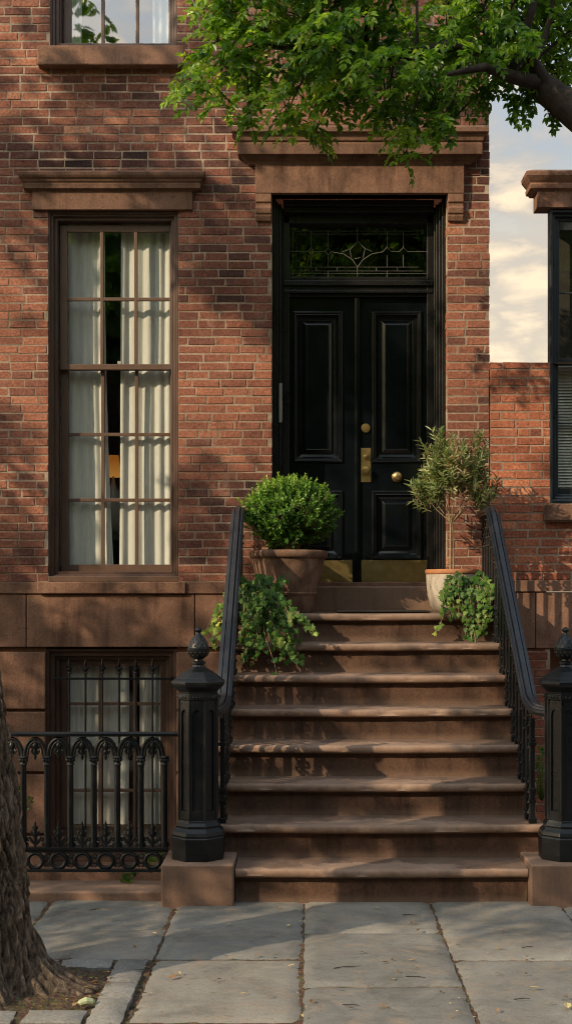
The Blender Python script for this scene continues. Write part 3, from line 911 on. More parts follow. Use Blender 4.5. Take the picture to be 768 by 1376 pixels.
m = MB(); m.lathe([(PX(163.5, ly) - lx, PZ(641, ly)), (PX(159.5, ly) - lx, PZ(612, ly))], 32, (lx, ly, 0), cap=False)
o = m.build('lamp_shade', LAMPM, None, smooth=60, loc=(lx, ly, PZ(641, ly))); put(o, lamp)
m = MB(); m.lathe([(.03, PZ(720, ly)), (.065, PZ(712, ly)), (.085, PZ(690, ly)), (.075, PZ(668, ly)), (.03, PZ(655, ly)), (.018, PZ(650, ly)), (.008, PZ(640, ly)), (.008, PZ(625, ly))], 28, (lx, ly, 0))
o = m.build('base', CERAM, None, smooth=60, loc=(lx, ly, PZ(720, ly))); put(o, lamp)
m = MB(); m.box(lx - .25, lx + .25, ly - .17, ly + .3, PZ(727, ly), PZ(720, ly) - .001); 
for a in (-.22, .22):
    for b in (-.14, .27): m.box(lx + a - .02, lx + a + .02, ly + b - .02, ly + b + .02, 1.555, PZ(727, ly) - .001)
tag(m.build('side_table', DARKROOM), 'dark side table under the lit lamp inside the parlour window', 'table')

# ------------------------------------------------------------------ the neighbouring building
nb = thing('neighbour_building', 'low orange brick neighbouring building with a dark framed window and carved cornice', 'house', (XE, 0, 0))
nb_parts = []
XN = XE + .006; xw0 = PX(738); xw1 = PX(880)
zLow = PZ(487); zn0 = PZ(780); hN = (xw0, xw1, PZ(676), PZ(282))
def valn(x, z, rr):
    v = .62 + rr.gauss(0, .15)
    return min(1, max(.05, v))
m = MB()
brick_rows(m, XN, 4.5, zn0 + .004, zLow, [(xw0, xw1, PZ(676), 9)], 0, 17, valn)
brick_rows(m, xw1, 4.5, zLow + .004, PZ(281), [], 0, 19, valn)
wall_grid(m, XN, 4.5, zn0, zLow, [(xw0, xw1, PZ(676), 9)], .0034, 1, .10)
wall_grid(m, xw1, 4.5, zLow, PZ(281), [], .0065, 1)
brick_rows(m, PX(700), PX(738.5), -.75, PZ(872), [], .0, 23, lambda x, z, r: .3 + r.gauss(0, .1))
wall_grid(m, XN, PX(738.5), -.75, PZ(872), [], .0066, 1)
m.box(XN, PX(700), .0, .1, -.75, PZ(872), .3, 0)
m.add([(XN, .15, zLow), (xw0, .15, zLow), (xw0, .0066, zLow), (XN, .0066, zLow)], [(0, 1, 2, 3)], .5, 1)
m.add([(XN, .15, -1), (xw0, .15, -1), (xw0, .15, zLow), (XN, .15, zLow)], [(3, 2, 1, 0)], .5, 0)
o = m.build('brick_wall', [BRICK2, MORTAR]); put(o, nb)
m = MB()
m.box(XN, 4.5, -.028, .1, PZ(795), PZ(780), .75); m.box(XN, PX(718), -.014, .1, PZ(871), PZ(795.6), .7); m.box(PX(718) + .004, 4.5, -.014, .1, PZ(871), PZ(795.6), .75)
m.box(PX(739), 4.5, .2, .3, -.75, PZ(872), .2)
o = m.build('foundation', STONE, bevel=.005); put(o, nb)
w = MB(); w.frame(xw0, xw1, PZ(676), PZ(281.5), [(0, .1), (0, .0), (.02, .0), (.026, .03), (.045, .03), (.05, .06), (.07, .06), (.07, .2)])
nw = w.build('window', NFRAME, bevel=.003); put(nw, nb)
def pn(o): o.parent = nw; return o
m = MB(); gx0, gx1 = PX(753), PX(865)
for (zt, zb, ys, bb) in ((PZ(290), PZ(487), .07, .04), (PZ(482), PZ(672), .115, .10)):
    m.box(xw0 + .07, gx0, ys, ys + .04, zb, zt); m.box(gx1, xw1 - .07, ys, ys + .04, zb, zt)
    m.box(gx0, gx1, ys + .001, ys + .039, zt - .09, zt) if ys < .1 else m.box(gx0, gx1, ys + .001, ys + .039, zt - .03, zt)
    m.box(gx0, gx1, ys + .001, ys + .039, zb, zb + bb)
m.box(gx0, gx1, .08, .10, PZ(391.5), PZ(389.3)); m.box(gx0, gx1, .12, .145, PZ(567.5), PZ(565))
m.box(PX(807), PX(811), .081, .101, PZ(482), PZ(305)); m.box(PX(807), PX(811), .121, .146, PZ(655), PZ(490))
pn(m.build('sash', NFRAME, bevel=.003))
m = MB()
for zt, zb, ys in ((PZ(300), PZ(482), .09), (PZ(486), PZ(658), .135)):
    m.add([(gx0, ys, zb), (gx1, ys, zb), (gx1, ys, zt), (gx0, ys, zt)], [(0, 1, 2, 3)])
pn(m.build('pane', GLASS))
m = MB(); m.box(PX(729), PX(892), -.06, .1, PZ(700), PZ(678)); pn(m.build('sill', STONE, bevel=.007))
m = MB(); m.box(PX(720), PX(900), -.03, .15, PZ(280), PZ(256), .75)
m.cornice(PX(720), PX(900), dz([(.03, 257), (.036, 254.5), (.056, 253), (.060, 247), (.05, 245.5), (.064, 242), (.078, 238), (.088, 235), (.092, 229.5), (.03, 228)]), yb=.16, val=.75)
pn(m.build('lintel', STONE, bevel=.004))
m = MB()
vs = [(xw0 + .05, .3, PZ(670)), (xw1, .3, PZ(670)), (xw1, .3, PZ(285)), (xw0 + .05, .3, PZ(285))]
m.add(vs, [(0, 1, 2, 3)]); pn(m.build('room_interior', DARKROOM))
bl = thing('window_blind', 'pale slatted blind behind the lower half of the neighbouring window', 'blind', (PX(800), .18, PZ(485)))
m = MB(); z = PZ(484)
while z > PZ(660):
    m.add([(gx0 - .01, .170, z), (gx1 + .01, .170, z), (gx1 + .01, .196, z + .021), (gx0 - .01, .196, z + .021)], [(0, 1, 2, 3)]); z -= .0225
o = m.build('slats', BLIND); put(o, bl)

# ------------------------------------------------------------------ stoop
stoop = thing('stoop', 'worn brownstone stoop of eight steps rising to the black door', 'staircase', (.4, -2.8, 0))
SX0, SX1 = -.578, 1.362; RISE, RUN, Y1 = .2, .28, -2.742


def make_step(i):
    xa, xb = (-.412, 1.224) if i == 1 else (SX0, SX1)
    yn = Y1 + RUN * (i - 1); zt = RISE * i
    back = .36 if i < 8 else .74
    prof = [(back, -.21), (back, 0)]
    nt = 10
    for k in range(nt): prof.append((back - .02 - (back - .05) * (k + 1) / nt, 0.0))
    prof += [(.018, -.0025), (.008, -.009), (.002, -.018), (0, -.029), (.003, -.041), (.010, -.050), (.020, -.055), (.033, -.056), (.034, -.066), (.040, -.074), (.048, -.078), (.049, -.12), (.049, -.165), (.049, -.21)]
    m = MB(); nx = 90; m.prism_x([(yn + a, zt + b) for a, b in prof], xa, xb, .5, nx)
    rr = random.Random(i * 7); chips = [(rr.uniform(xa, xb), rr.uniform(.02, .06), rr.uniform(.006, .016)) for _ in range(5)]
    for q, (x, y, z) in enumerate(m.v):
        a, b = y - yn, z - zt
        w = Vector((x * 5 + i * 13, y * 9, z * 9))
        n1 = noise.noise(w); n2 = noise.noise(w * 5.0)
        if a < .33 and b > -.001:                       # tread hollowed by feet
            hol = .010 * math.exp(-((x - .4) / .45) ** 2) * math.exp(-((a - .06) / .14) ** 2)
            z -= hol + .0016 * (n1 + 1) + .001 * n2
        if a < .036 and b > -.058:
            y += .004 * n1 + .0022 * n2
            z -= .006 * math.exp(-((x - .4) / .5) ** 2)
            for cx, cw, ca in chips:
                if b > -.04: y += ca * math.exp(-((x - cx) / cw) ** 2) * (1 if b > -.03 else .4); z -= .4 * ca * math.exp(-((x - cx) / cw) ** 2) * (b > -.02)
        elif a < .05: y += .0018 * n1 + .0012 * n2
        m.v[q] = (x, y, z)
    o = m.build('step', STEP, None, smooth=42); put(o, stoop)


for i in range(1, 9): make_step(i)
m = MB()
for i in range(1, 9):
    yn = Y1 + RUN * (i - 1)
    m.box((-.40 if i == 1 else SX0 + .03), (1.21 if i == 1 else SX1 - .03), yn + .2, -.012, -.75 if i == 1 else RISE * (i - 1) - .015, RISE * i - .02, .4)
m.box(SX0 + .03, SX1 - .03, -2.5, -.014, -.75, .15, .4)
o = m.build('stair_base', STONE); put(o, stoop)
m = MB(); m.box(hDoor[0] + .004, hDoor[1] - .004, -.10, .30, 1.595, zs + .0, .35); o = m.build('threshold', PLINTH, None, bevel=.012); put(o, stoop)
for (a, b) in ((-.822, -.418), (1.228, 1.635)):
    m = MB(); y0, y1 = -2.80, -2.36; h = .232
    nx, nz = 16, 10
    m.box(a, b, y0, y1, -.06, h, .4)
    o = m.build('plinth', PLINTH, None, bevel=.012, seg=3); put(o, stoop)

# ------------------------------------------------------------------ newel posts
def newel(cx, cy, zb, label):
    t = thing('newel_post', label, 'newel post', (cx, cy, zb), 'cast iron newel posts flanking the stoop')
    ph = rad(22.5); k = 1 / math.cos(rad(22.5))
    def oct_(prof, m): m.lathe([(r * k, z) for r, z in prof], 8, (0, 0, 0), ph)
    m = MB()
    oct_([(.145, 0), (.146, .075), (.148, .125), (.143, .132), (.146, .142), (.140, .160), (.128, .172), (.120, .180), (.123, .192), (.112, .212), (.108, .225)], m)
    o = m.build('base', IRON, t, bevel=.003)
    # shaft: eight faces each with a sunk lancet panel
    m = MB(); r0, r1, zA, zB = .106, .103, .226, .905
    m.lathe([((r0 - .011) * k, zA), ((r1 - .011) * k, zB)], 8, (0, 0, 0), ph)
    w = 2 * r0 * math.tan(rad(22.5))
    for f in range(8):
        an = rad(45 * f); n = Vector((math.cos(an), math.sin(an), 0)); s = Vector((-math.sin(an), math.cos(an), 0))
        def pt(u, z, d=0.0): return n * (r0 - d) + s * u + Vector((0, 0, z))
        hw = w / 2; iw = hw * .56
        outer = [(-hw, zA)]; inner = [(-iw, zA + .05)]
        arch = []
        for q in range(9):
            aa = math.pi - math.pi * q / 8
            arch.append((iw * math.cos(aa), zB - .085 + iw * 1.25 * math.sin(aa)))
        inner = [(-iw, zA + .05)] + arch + [(iw, zA + .05)]
        outer = [(-hw, zA + 0.0)] + [(-hw, zB - .085)] + [(-hw + (2 * hw) * q / 8, zB) for q in range(1, 8)] + [(hw, zB - .085)] + [(hw, zA)]
        N = len(inner)
        vs = [pt(u, z) for u, z in outer] + [pt(u, z) for u, z in inner] + [pt(u * .86, z - (.004 if z > zA + .1 else -.006), .011) for u, z in inner]
        fs = []
        for q in range(N):
            q2 = (q + 1) % N
            fs += [(q, q2, N + q2, N + q), (N + q, N + q2, 2 * N + q2, 2 * N + q)]
        fs.append(tuple(2 * N + q for q in range(N)))
        m.add(vs, fs)
        m.tube([pt(-hw, zA, -.001), pt(-hw, zB, -.001)], .006, 6)
    m.build('shaft', IRON, t)
    m = MB()
    oct_([(.104, .900), (.112, .906), (.113, .930), (.106, .936), (.108, .950), (.122, .965), (.138, .978), (.143, .984), (.147, .996), (.147, 1.008), (.138, 1.016), (.124, 1.026), (.120, 1.030), (.080, 1.062), (.055, 1.076), (.036, 1.090), (.030, 1.104)], m)
    for f in range(40):
        an = 2 * math.pi * f / 40
        rr_ = .1145 / max(abs(math.cos((an % (math.pi / 4)) - math.pi / 8)), .9) * .99
        m.lathe([(.003, -.007), (.007, 0), (.003, .007)], 6, (rr_ * math.cos(an), rr_ * math.sin(an), .920))
    m.build('cap', IRON, t, bevel=.0025)
    m = MB()
    prof = [(.030, 1.100), (.040, 1.108), (.040, 1.116), (.026, 1.124), (.024, 1.132), (.040, 1.142), (.056, 1.160), (.062, 1.178), (.065, 1.188), (.065, 1.196), (.059, 1.200), (.055, 1.214), (.046, 1.236), (.034, 1.256), (.021, 1.272), (.012, 1.282), (.011, 1.288), (.019, 1.295), (.021, 1.303), (.015, 1.313), (.003, 1.320)]
    prof = [(r, 1.100 + (z - 1.100) * .98) for r, z in prof]
    m.lathe(prof, 32, (0, 0, 0))
    for ring_, zz, rr2, sz in ((12, 1.207, .053, .011), (12, 1.224, .046, .011), (10, 1.242, .036, .010), (14, 1.172, .058, .009), (12, 1.156, .050, .008)):
        for f in range(ring_):
            an = 2 * math.pi * (f + (.5 if int(zz * 1000) % 2 else 0)) / ring_
            m.lathe([(.002, -sz), (sz * .8, -sz * .2), (sz * .55, sz * .6), (.001, sz * 1.3)], 6, ((rr2 - .001) * math.cos(an), (rr2 - .001) * math.sin(an), zz))
    m.build('finial', IRON, t, smooth=40)
    return t


NY = -2.58
newel(PX(266.5, NY), NY, .231, 'black octagonal cast iron newel post with acorn finial, left of the stoop beside the fence')
newel(PX(759, NY), NY, .231, 'black octagonal cast iron newel post with acorn finial, right of the stoop')


# ------------------------------------------------------------------ stair railings
def railing(xr, side, label):
    t = thing('stair_railing', label, 'railing', (xr, -1.5, .4), 'iron railings of the stoop')
    off = Vector(t.location)
    prof = [(-.030, -.034), (.030, -.034), (.034, -.020), (.046, -.014), (.046, .002), (.036, .006), (.034, .016), (.022, .018), (.019, .010), (.014, .028), (-.014, .028), (-.019, .010), (-.022, .018), (-.034, .016), (-.036, .006), (-.046, .002), (-.046, -.014), (-.034, -.020)]
    top_y = -.62; zt = PZ(680, top_y) - .02
    bot_y = -2.40; zb = PZ(958, bot_y)
    sl = (zt - zb) / (top_y - bot_y)
    path = [Vector((xr, -.02, zt)), Vector((xr, -.35, zt))]
    for q in range(1, 7):
        u = q / 6; path.append(Vector((xr, top_y + .1 - .2 * u, zt - sl * .2 * u * u / 2)))
    ya = bot_y + .12
    path.append(Vector((xr, ya, zt - sl * .1 - sl * (top_y - .1 - ya))))
    z_end = path[-1].z
    nx = PX(266.5, NY) if side < 0 else PX(759, NY)
    for q in range(1, 9):
        u = q / 8
        path.append(Vector((xr + (nx - xr) * .5 * u ** 2.5, ya - .25 * u ** .9 * (1 - .15 * u), z_end - sl * .16 * (u - u * u / 2) * 1.15)))
    m = MB(); m.sweep(path, prof); o = m.build('handrail', RAILP, None); put(o, t)
    def rail_z(y):
        if y > top_y: return zt
        return zt - sl * (top_y - y)
    # balusters: two a tread, each with cast scrolls at head and foot
    ys = []
    for i in range(2, 9):
        yn = Y1 + RUN * (i - 1)
        for o_ in (.055, .125, .195, .265) if i < 8 else (.06, .13, .20, .27, .34, .41, .48, .55, .62, .69): ys.append((yn + o_, RISE * i))
    first = {}
    for k, (y, z0) in enumerate(ys):
        h = rail_z(y) - z0 - .025
        main = (k % 2 == 0)
        m = MB()
        if main:
            r = .0125
            m.box(-r, r, -r, r, -.01, h)
            for zz, rr_, hh in ((.0, .022, .03), (h * .30, .019, .02), (h - .16, .021, .02), (h - .13, .017, .012), (.12, .018, .016)):
                m.box(-rr_, rr_, -rr_, rr_, zz, zz + hh)
        else:
            r = .0075
            m.box(-r, r, -r, r, -.01, h)
            for zz in (.05, .11, .17, .23, h - .10, h - .17, h - .23, h - .04):     # stacked cast leaves and scrolls
                for sg in (-1, 1):
                    pts = [(0, 0, zz - .03)]
                    for q in range(7):
                        a = -1.2 + q * .75
                        pts.append((sg * .004 * q * .3, sg * (.018 + .013 * math.cos(a)), zz + .013 * math.sin(a)))
                    m.tube(pts, [.006] * 5 + [.005] * 3, 6)
                m.lathe([(.002, -.013), (.013, -.004), (.013, .004), (.002, .013)], 8, (-.006, 0, zz))
                m.lathe([(.002, -.013), (.012, -.004), (.012, .004), (.002, .013)], 8, (.006, .02, zz + .028))
                m.lathe([(.002, -.010), (.011, -.003), (.011, .003), (.002, .010)], 8, (-.005, -.024, zz + .02))
        o = m.build('baluster', IRON if main else IRONGLINT, t, bevel=.002 if main else 0, smooth=40 if not main else None)
        o.location = Vector((xr, y, z0)) - off
    return t


railing(-.505, -1, 'black moulded iron railing on the left side of the stoop, beside the ivy and boxwood')
railing(1.30, 1, 'black moulded iron railing on the right side of the stoop, beside the olive tree')

# ------------------------------------------------------------------ front fence and its curb
FY = -2.50
cb = MB(); cb.box(XW - .3, -.826, -2.65, -2.34, -.76, .052, .45)
cu = tag(cb.build('stone_curb', PLINTH, None, bevel=.014, seg=3), 'low brownstone curb under the black iron fence', 'curb')
fence = thing('iron_fence', 'low black cast iron fence with arches and rings before the basement window', 'fence', (PX(130, FY), FY, .052))
fo = Vector(fence.location)
def fput(o): o.parent = fence; o.location = Vector(o.location) - fo; return o
sp = PX(63.4, FY) - PX(31.9, FY); nL = -18; nR = 6
xp = lambda k: PX(31.9, FY) + k * sp
xl, xr_ = xp(nL), PX(221.5, FY)
m = MB()
prof = [(-.022, -.012), (.022, -.012), (.026, -.004), (.026, .006), (.018, .013), (-.018, .013), (-.026, .006), (-.026, -.004)]
m.sweep([(xl, FY, PZ(986.5, FY)), (PX(243, FY), FY, PZ(986.5, FY))], prof); fput(m.build('top_rail', IRON, None, bevel=.002))
m = MB(); zb1, zb2 = PZ(1140, FY), PZ(1169.5, FY)
m.box(xl, xr_ + .02, FY - .02, FY + .02, zb1 - .008, zb1 + .008); m.box(xl, xr_ + .02, FY - .013, FY + .013, zb1 - .022, zb1 - .0085)
m.box(xl, xr_ + .02, FY - .016, FY + .016, zb2 - .008, zb2 + .008)
for k in range(nL, nR - 8, 4): m.box(xp(k) - .012, xp(k) + .012, FY - .012, FY + .012, .04, zb2 - .0085)
m.box(xr_ - .008, xr_ + .012, FY - .012, FY + .012, .04, zb2 - .0085)
fput(m.build('bottom_rail', IRON, None, bevel=.002))
zc = PZ(1021, FY)
bal = MB()
bal.lathe([(.021, zb1 + .008), (.021, zb1 + .03), (.0185, zb1 + .04), (.0175, zc - .03)], 14, (0, 0, 0))
bal.lathe([(.016, zc - .032), (.024, zc - .026), (.019, zc - .018), (.017, zc - .008), (.020, zc), (.028, zc + .010), (.030, zc + .016), (.024, zc + .024)], 8, (0, 0, 0), rad(22.5))
for q in range(8):
    a = q * math.pi / 4; bal.lathe([(.002, -.012), (.008, 0), (.002, .012)], 6, (.021 * math.cos(a), .021 * math.sin(a), zc + .0))
for sg in (-1, 1): bal.torus((sg * .014, 0, zb1 + .022), .011, .006, 12, 6)
bal.torus((0, -.014, zb1 + .022), .010, .006, 12, 6)
b0 = bal.build('baluster', IRON, None, smooth=45, loc=None); b0.location = (xp(0), FY, 0); fput(b0)
arch = MB(); R_ = sp / 2 - .006; zspr = zc + .024
for rr_, wd, yy in ((R_, .0105, 0), (R_ - .018, .0065, -.004)):
    arch.tube([(rr_ * math.cos(math.pi * q / 16), yy, zspr + (PZ(992.5, FY) - zspr - (R_ - rr_)) * math.sin(math.pi * q / 16)) for q in range(17)], wd, 8)
a0 = arch.build('arch', IRON, None, smooth=60); a0.location = (xp(0) + sp / 2, FY, 0); fput(a0)
pe = MB(); zt_ = PZ(996.5, FY)
pe.lathe([(.002, -.108), (.008, -.094), (.010, -.085), (.006, -.076), (.013, -.066), (.016, -.058), (.009, -.048), (.012, -.040), (.017, -.030), (.018, -.018), (.010, -.006), (.008, .012)], 10, (0, 0, zt_))
for sg in (-1, 1):
    for z_, l in ((-.03, .030), (-.062, .022)):
        pe.tube([(0, 0, zt_ + z_ - .012), (sg * l * .6, 0, zt_ + z_ - .006), (sg * l, 0, zt_ + z_ + .006), (sg * l * .85, 0, zt_ + z_ + .016), (sg * l * .5, 0, zt_ + z_ + .012)], [.007, .008, .008, .007, .004], 6)
p0 = pe.build('pendant', IRON, None, smooth=60); p0.location = (xp(0) + sp / 2, FY, 0); fput(p0)
fi = MB(); z0_ = zb1 + .009
fi.lathe([(.006, 0), (.008, .03), (.012, .045), (.007, .055), (.015, .068), (.017, .080), (.009, .092), (.013, .102), (.012, .112), (.006, .124), (.008, .132), (.001, .150)], 10, (0, 0, z0_))
for sg in (-1, 1):
    fi.tube([(0, 0, z0_ + .01), (sg * .018, 0, z0_ + .03), (sg * .034, 0, z0_ + .055), (sg * .046, 0, z0_ + .052), (sg * .046, 0, z0_ + .038), (sg * .036, 0, z0_ + .034)], [.007, .009, .009, .008, .007, .005], 6)
    fi.tube([(0, 0, z0_ + .055), (sg * .016, 0, z0_ + .072), (sg * .024, 0, z0_ + .088), (sg * .016, 0, z0_ + .094)], [.007, .008, .007, .004], 6)
    fi.tube([(0, 0, z0_ + .095), (sg * .012, 0, z0_ + .108), (sg * .015, 0, z0_ + .120)], [.006, .006, .003], 6)
f0 = fi.build('leaf_finial', IRON, None, smooth=60); f0.location = (xp(0) + sp / 2, FY, 0); fput(f0)
ri = MB(); zr = (zb1 - .022 + zb2 + .008) / 2; rr_ = (zb1 - .022 - zb2 - .008) / 2
ri.torus((0, 0, zr), rr_ - .006, .0125, 28, 8, flat=1.1)
ri.torus((sp / 2, 0, zr), .016, .007, 14, 6)
for sg in (-1, 1): ri.tube([(sg * (rr_ - .002), 0, zr), (sg * (sp / 2 - .016 if sg > 0 else sp / 2 - .02), 0, zr)], .007, 6)
for sg in (-1, 1):
    for s2 in (-1, 1): ri.tube([(sp / 2 + sg * .012, 0, zr + s2 * .012), (sp / 2 + sg * .016, 0, zr + s2 * .03), (sp / 2 + sg * .004, 0, zr + s2 * .038)], .0055, 6)
r0 = ri.build('ring', IRON, None, smooth=60); r0.location = (xp(0) + sp / 2, FY, 0); fput(r0)
for k in range(nL, nR + 1):
    if k != 0: dup(b0, k * sp, 0, 0)
    if k < nR and k != 0:
        for s_ in (a0, p0, f0, r0): dup(s_, k * sp, 0, 0)

# ------------------------------------------------------------------ pots and plants on the landing
def pot(name, label, px, y, prof, mat, cat='plant pot', n=48):
    cx = PX(px, y)
    m = MB(); m.lathe(prof, n, (0, 0, 0), cap=True)
    o = m.build(name, mat, None, smooth=45); o.location = (cx, y, 1.6)
    return tag(o, label, cat)


py_ = -.43; s_ = F / (D0 + py_)
tp = pot('plant_pot', 'large weathered terracotta pot holding the round boxwood, left of the door', 387, py_,
    [(.178, 0), (.183, .006), (.205, .115), (.207, .120), (.212, .124), (.214, .140), (.209, .146), (.213, .160), (.262, .375), (.263, .385), (.275, .392), (.284, .402), (.285, .430), (.278, .442), (.262, .447), (.252, .440), (.24, .40), (.1, .40)], TERRA)
gp = pot('plant_pot', 'cream glazed pot with a terracotta rim holding the olive tree, right of the door', 607, -.40,
    [(.115, 0), (.13, .004), (.160, .05), (.178, .12), (.187, .20), (.190, .268), (.19, .274), (.18, .272), (.05, .25)], GLAZED)
m = MB(); m.lathe([(.186, .2735), (.193, .276), (.197, .284), (.197, .302), (.192, .310), (.180, .310), (.172, .302), (.165, .275)], 48, (0, 0, 0), cap=False); rim = m.build('rim', TERRA2, gp, smooth=50)
m = MB(); m.lathe([(.001, .286), (.168, .286)], 32, (0, 0, 0), cap=False); m.build('potting_soil', SOIL, gp)
m = MB(); m.lathe([(.001, .415), (.245, .415)], 32, (0, 0, 0), cap=False); m.build('potting_soil', SOIL, tp)


def rvec(rr): 
    while True:
        v = Vector((rr.uniform(-1, 1), rr.uniform(-1, 1), rr.uniform(-1, 1)))
        if .05 < v.length < 1: return v.normalized()


def boxwood():
    rr = random.Random(21); c = P(391, 692, py_); t = thing('boxwood_shrub', 'dense round green boxwood shrub in the terracotta pot', 'shrub', (c.x, c.y, 2.02))
    off = Vector(t.location)
    m = MB(); st = MB()
    RX, RZ = .325, .25
    for k in range(1700):
        d = rvec(rr)
        if d.z < -.93: continue
        rad_ = rr.uniform(.5, 1.0) ** .55 * (1 + .28 * noise.noise(d * 3.1))
        if d.z < -.1: rad_ *= 1 - .10 * (-d.z)
        p = c + Vector((d.x * RX, d.y * RX * .92, d.z * RZ + .0)) * rad_
        if p.z < 2.045: p.z = 2.045 + rr.uniform(0, .03)
        g = (d + Vector((0, 0, .75)) + rvec(rr) * .45).normalized()
        L = rr.uniform(.05, .085); nl = rr.randint(8, 11)
        base = p - g * L * .5
        bright = .24 + .46 * rad_ ** 4 * (.55 + .5 * max(-.5, d.z) - .25 * d.x) + rr.uniform(-.16, .18)  # top and left sprigs paler: sun side painted into leaf colour
        q = g.cross(rvec(rr)).normalized(); q2 = g.cross(q)
        for j in range(nl):
            u = j / (nl - 1); a = j * 2.4
            out = q * math.cos(a) + q2 * math.sin(a)
            dd = (out * (1.1 - .6 * u) + g * (.2 + .7 * u) + rvec(rr) * .35).normalized()
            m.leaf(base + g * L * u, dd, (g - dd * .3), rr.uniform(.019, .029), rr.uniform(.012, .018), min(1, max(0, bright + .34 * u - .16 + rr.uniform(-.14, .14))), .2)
        if k % 2 == 0: st.tube([base - g * .03, base + g * L], .0012, 4, .5, False)
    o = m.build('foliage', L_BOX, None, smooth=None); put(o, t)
    for k in range(26):
        d = rvec(rr); d.z = abs(d.z) * .8 + .05
        st.tube([Vector((c.x, c.y, 2.0)) + rvec(rr) * .03, c + Vector((d.x * .12, d.y * .12, -.12)), c + Vector((d.x * RX, d.y * RX, d.z * RZ)) * .85], [.007, .005, .002], 5)
    o = st.build('stem', TWIG, None); put(o, t)
boxwood()


def olive():
    rr = random.Random(33); y = -.40; base = Vector((PX(606, y), y, 1.88)); t = thing('olive_tree', 'small potted olive tree with narrow grey green leaves and twin pale stems', 'potted tree', base)
    c = P(614, 633, y); m = MB(); st = MB()
    fork = P(606, 703, y)
    st.tube([base + Vector((-.008, 0, 0)), P(604.5, 735, y), fork + Vector((-.006, 0, 0))], [.009, .008, .008], 7)
    st.tube([base + Vector((.014, .004, 0)), P(608.5, 735, y) + Vector((0, .01, 0)), fork + Vector((.007, .003, 0))], [.008, .007, .007], 7)
    tips = []
    for k in range(11):
        a = rr.uniform(0, 2 * math.pi); el = rr.uniform(-.15, 1.3)
        d = Vector((math.cos(a) * math.cos(el), math.sin(a) * math.cos(el) * .8, math.sin(el)))
        e = c + Vector((d.x * .165, d.y * .15, d.z * .27 - .02)) * rr.uniform(.75, 1.1)
        mid = fork.lerp(e, .45) + Vector((d.x * .05, d.y * .05, -.02))
        if k < 2: mid = P(584 if k == 0 else 627, 683, y); e = P(572 if k == 0 else 655, 665, y)
        st.tube([fork, mid, e], [.005, .0035, .0015], 6); tips.append((mid, e))
    for k in range(250):
        mid, e = rr.choice(tips); u = rr.uniform(.25, 1.1)
        p = mid.lerp(e, u) + rvec(rr) * .065
        out = (p - c); out.z *= .8
        if out.length < .01: continue
        g = (out.normalized() * .55 + Vector((0, 0, .9)) + rvec(rr) * .4).normalized()
        L = rr.uniform(.07, .13); nl = rr.randint(9, 14)
        st.tube([p - g * .02, p + g * L], .0016, 4, .5, False)
        q = g.cross(rvec(rr)).normalized(); q2 = g.cross(q)
        inner = out.length < .13 and out.z < .03
        br = rr.uniform(.1, .8) + (.15 if out.x < 0 else -.05)  # left sprigs paler, the sun side put into the leaf tone
        for j in range(nl):
            v = j / nl; a = (j % 2) * math.pi + (j // 2) * 1.57
            o_ = q * math.cos(a) + q2 * math.sin(a)
            dd = (o_ * .75 + g * (.55 + .3 * v)).normalized()
            m.leaf(p + g * L * v, dd, g, rr.uniform(.048, .075), rr.uniform(.010, .0145), min(1, max(0, br + rr.uniform(-.15, .15) + (.35 if inner else 0))), .15, .1)
    for k in range(130):      # straw-coloured twiggy heart
        p = P(rr.gauss(607, 15), rr.gauss(655, 13), y) + Vector((0, rr.uniform(-.12, .05), 0))
        st.tube([p, p + rvec(rr) * .06 + Vector((0, 0, .02))], .0022, 4)
    put(m.build('foliage', L_OLIVE), t); put(st.build('trunk', TWIG, None, smooth=60), t)
olive()


def ivy_leaf(m, p, d, nrm, S, val):
    d = d.normalized(); sd = d.cross(nrm).normalized(); up = sd.cross(d)
    sh = [(0, 0), (-.32, -.12), (-.52, .12), (-.30, .32), (-.34, .62), (-.10, .66), (0, 1.0), (.10, .66), (.34, .62), (.30, .32), (.52, .12), (.32, -.12)]
    vs = []
    for a, b in sh:
        h = -.22 * abs(a) - .18 * b * b + .06
        vs.append(p + sd * a * S + d * b * S + up * h * S)
    ctr = p + d * .33 * S + up * .05 * S
    vs.append(ctr); n = len(sh)
    m.add(vs, [(k, (k + 1) % n, n) for k in range(n)], val)


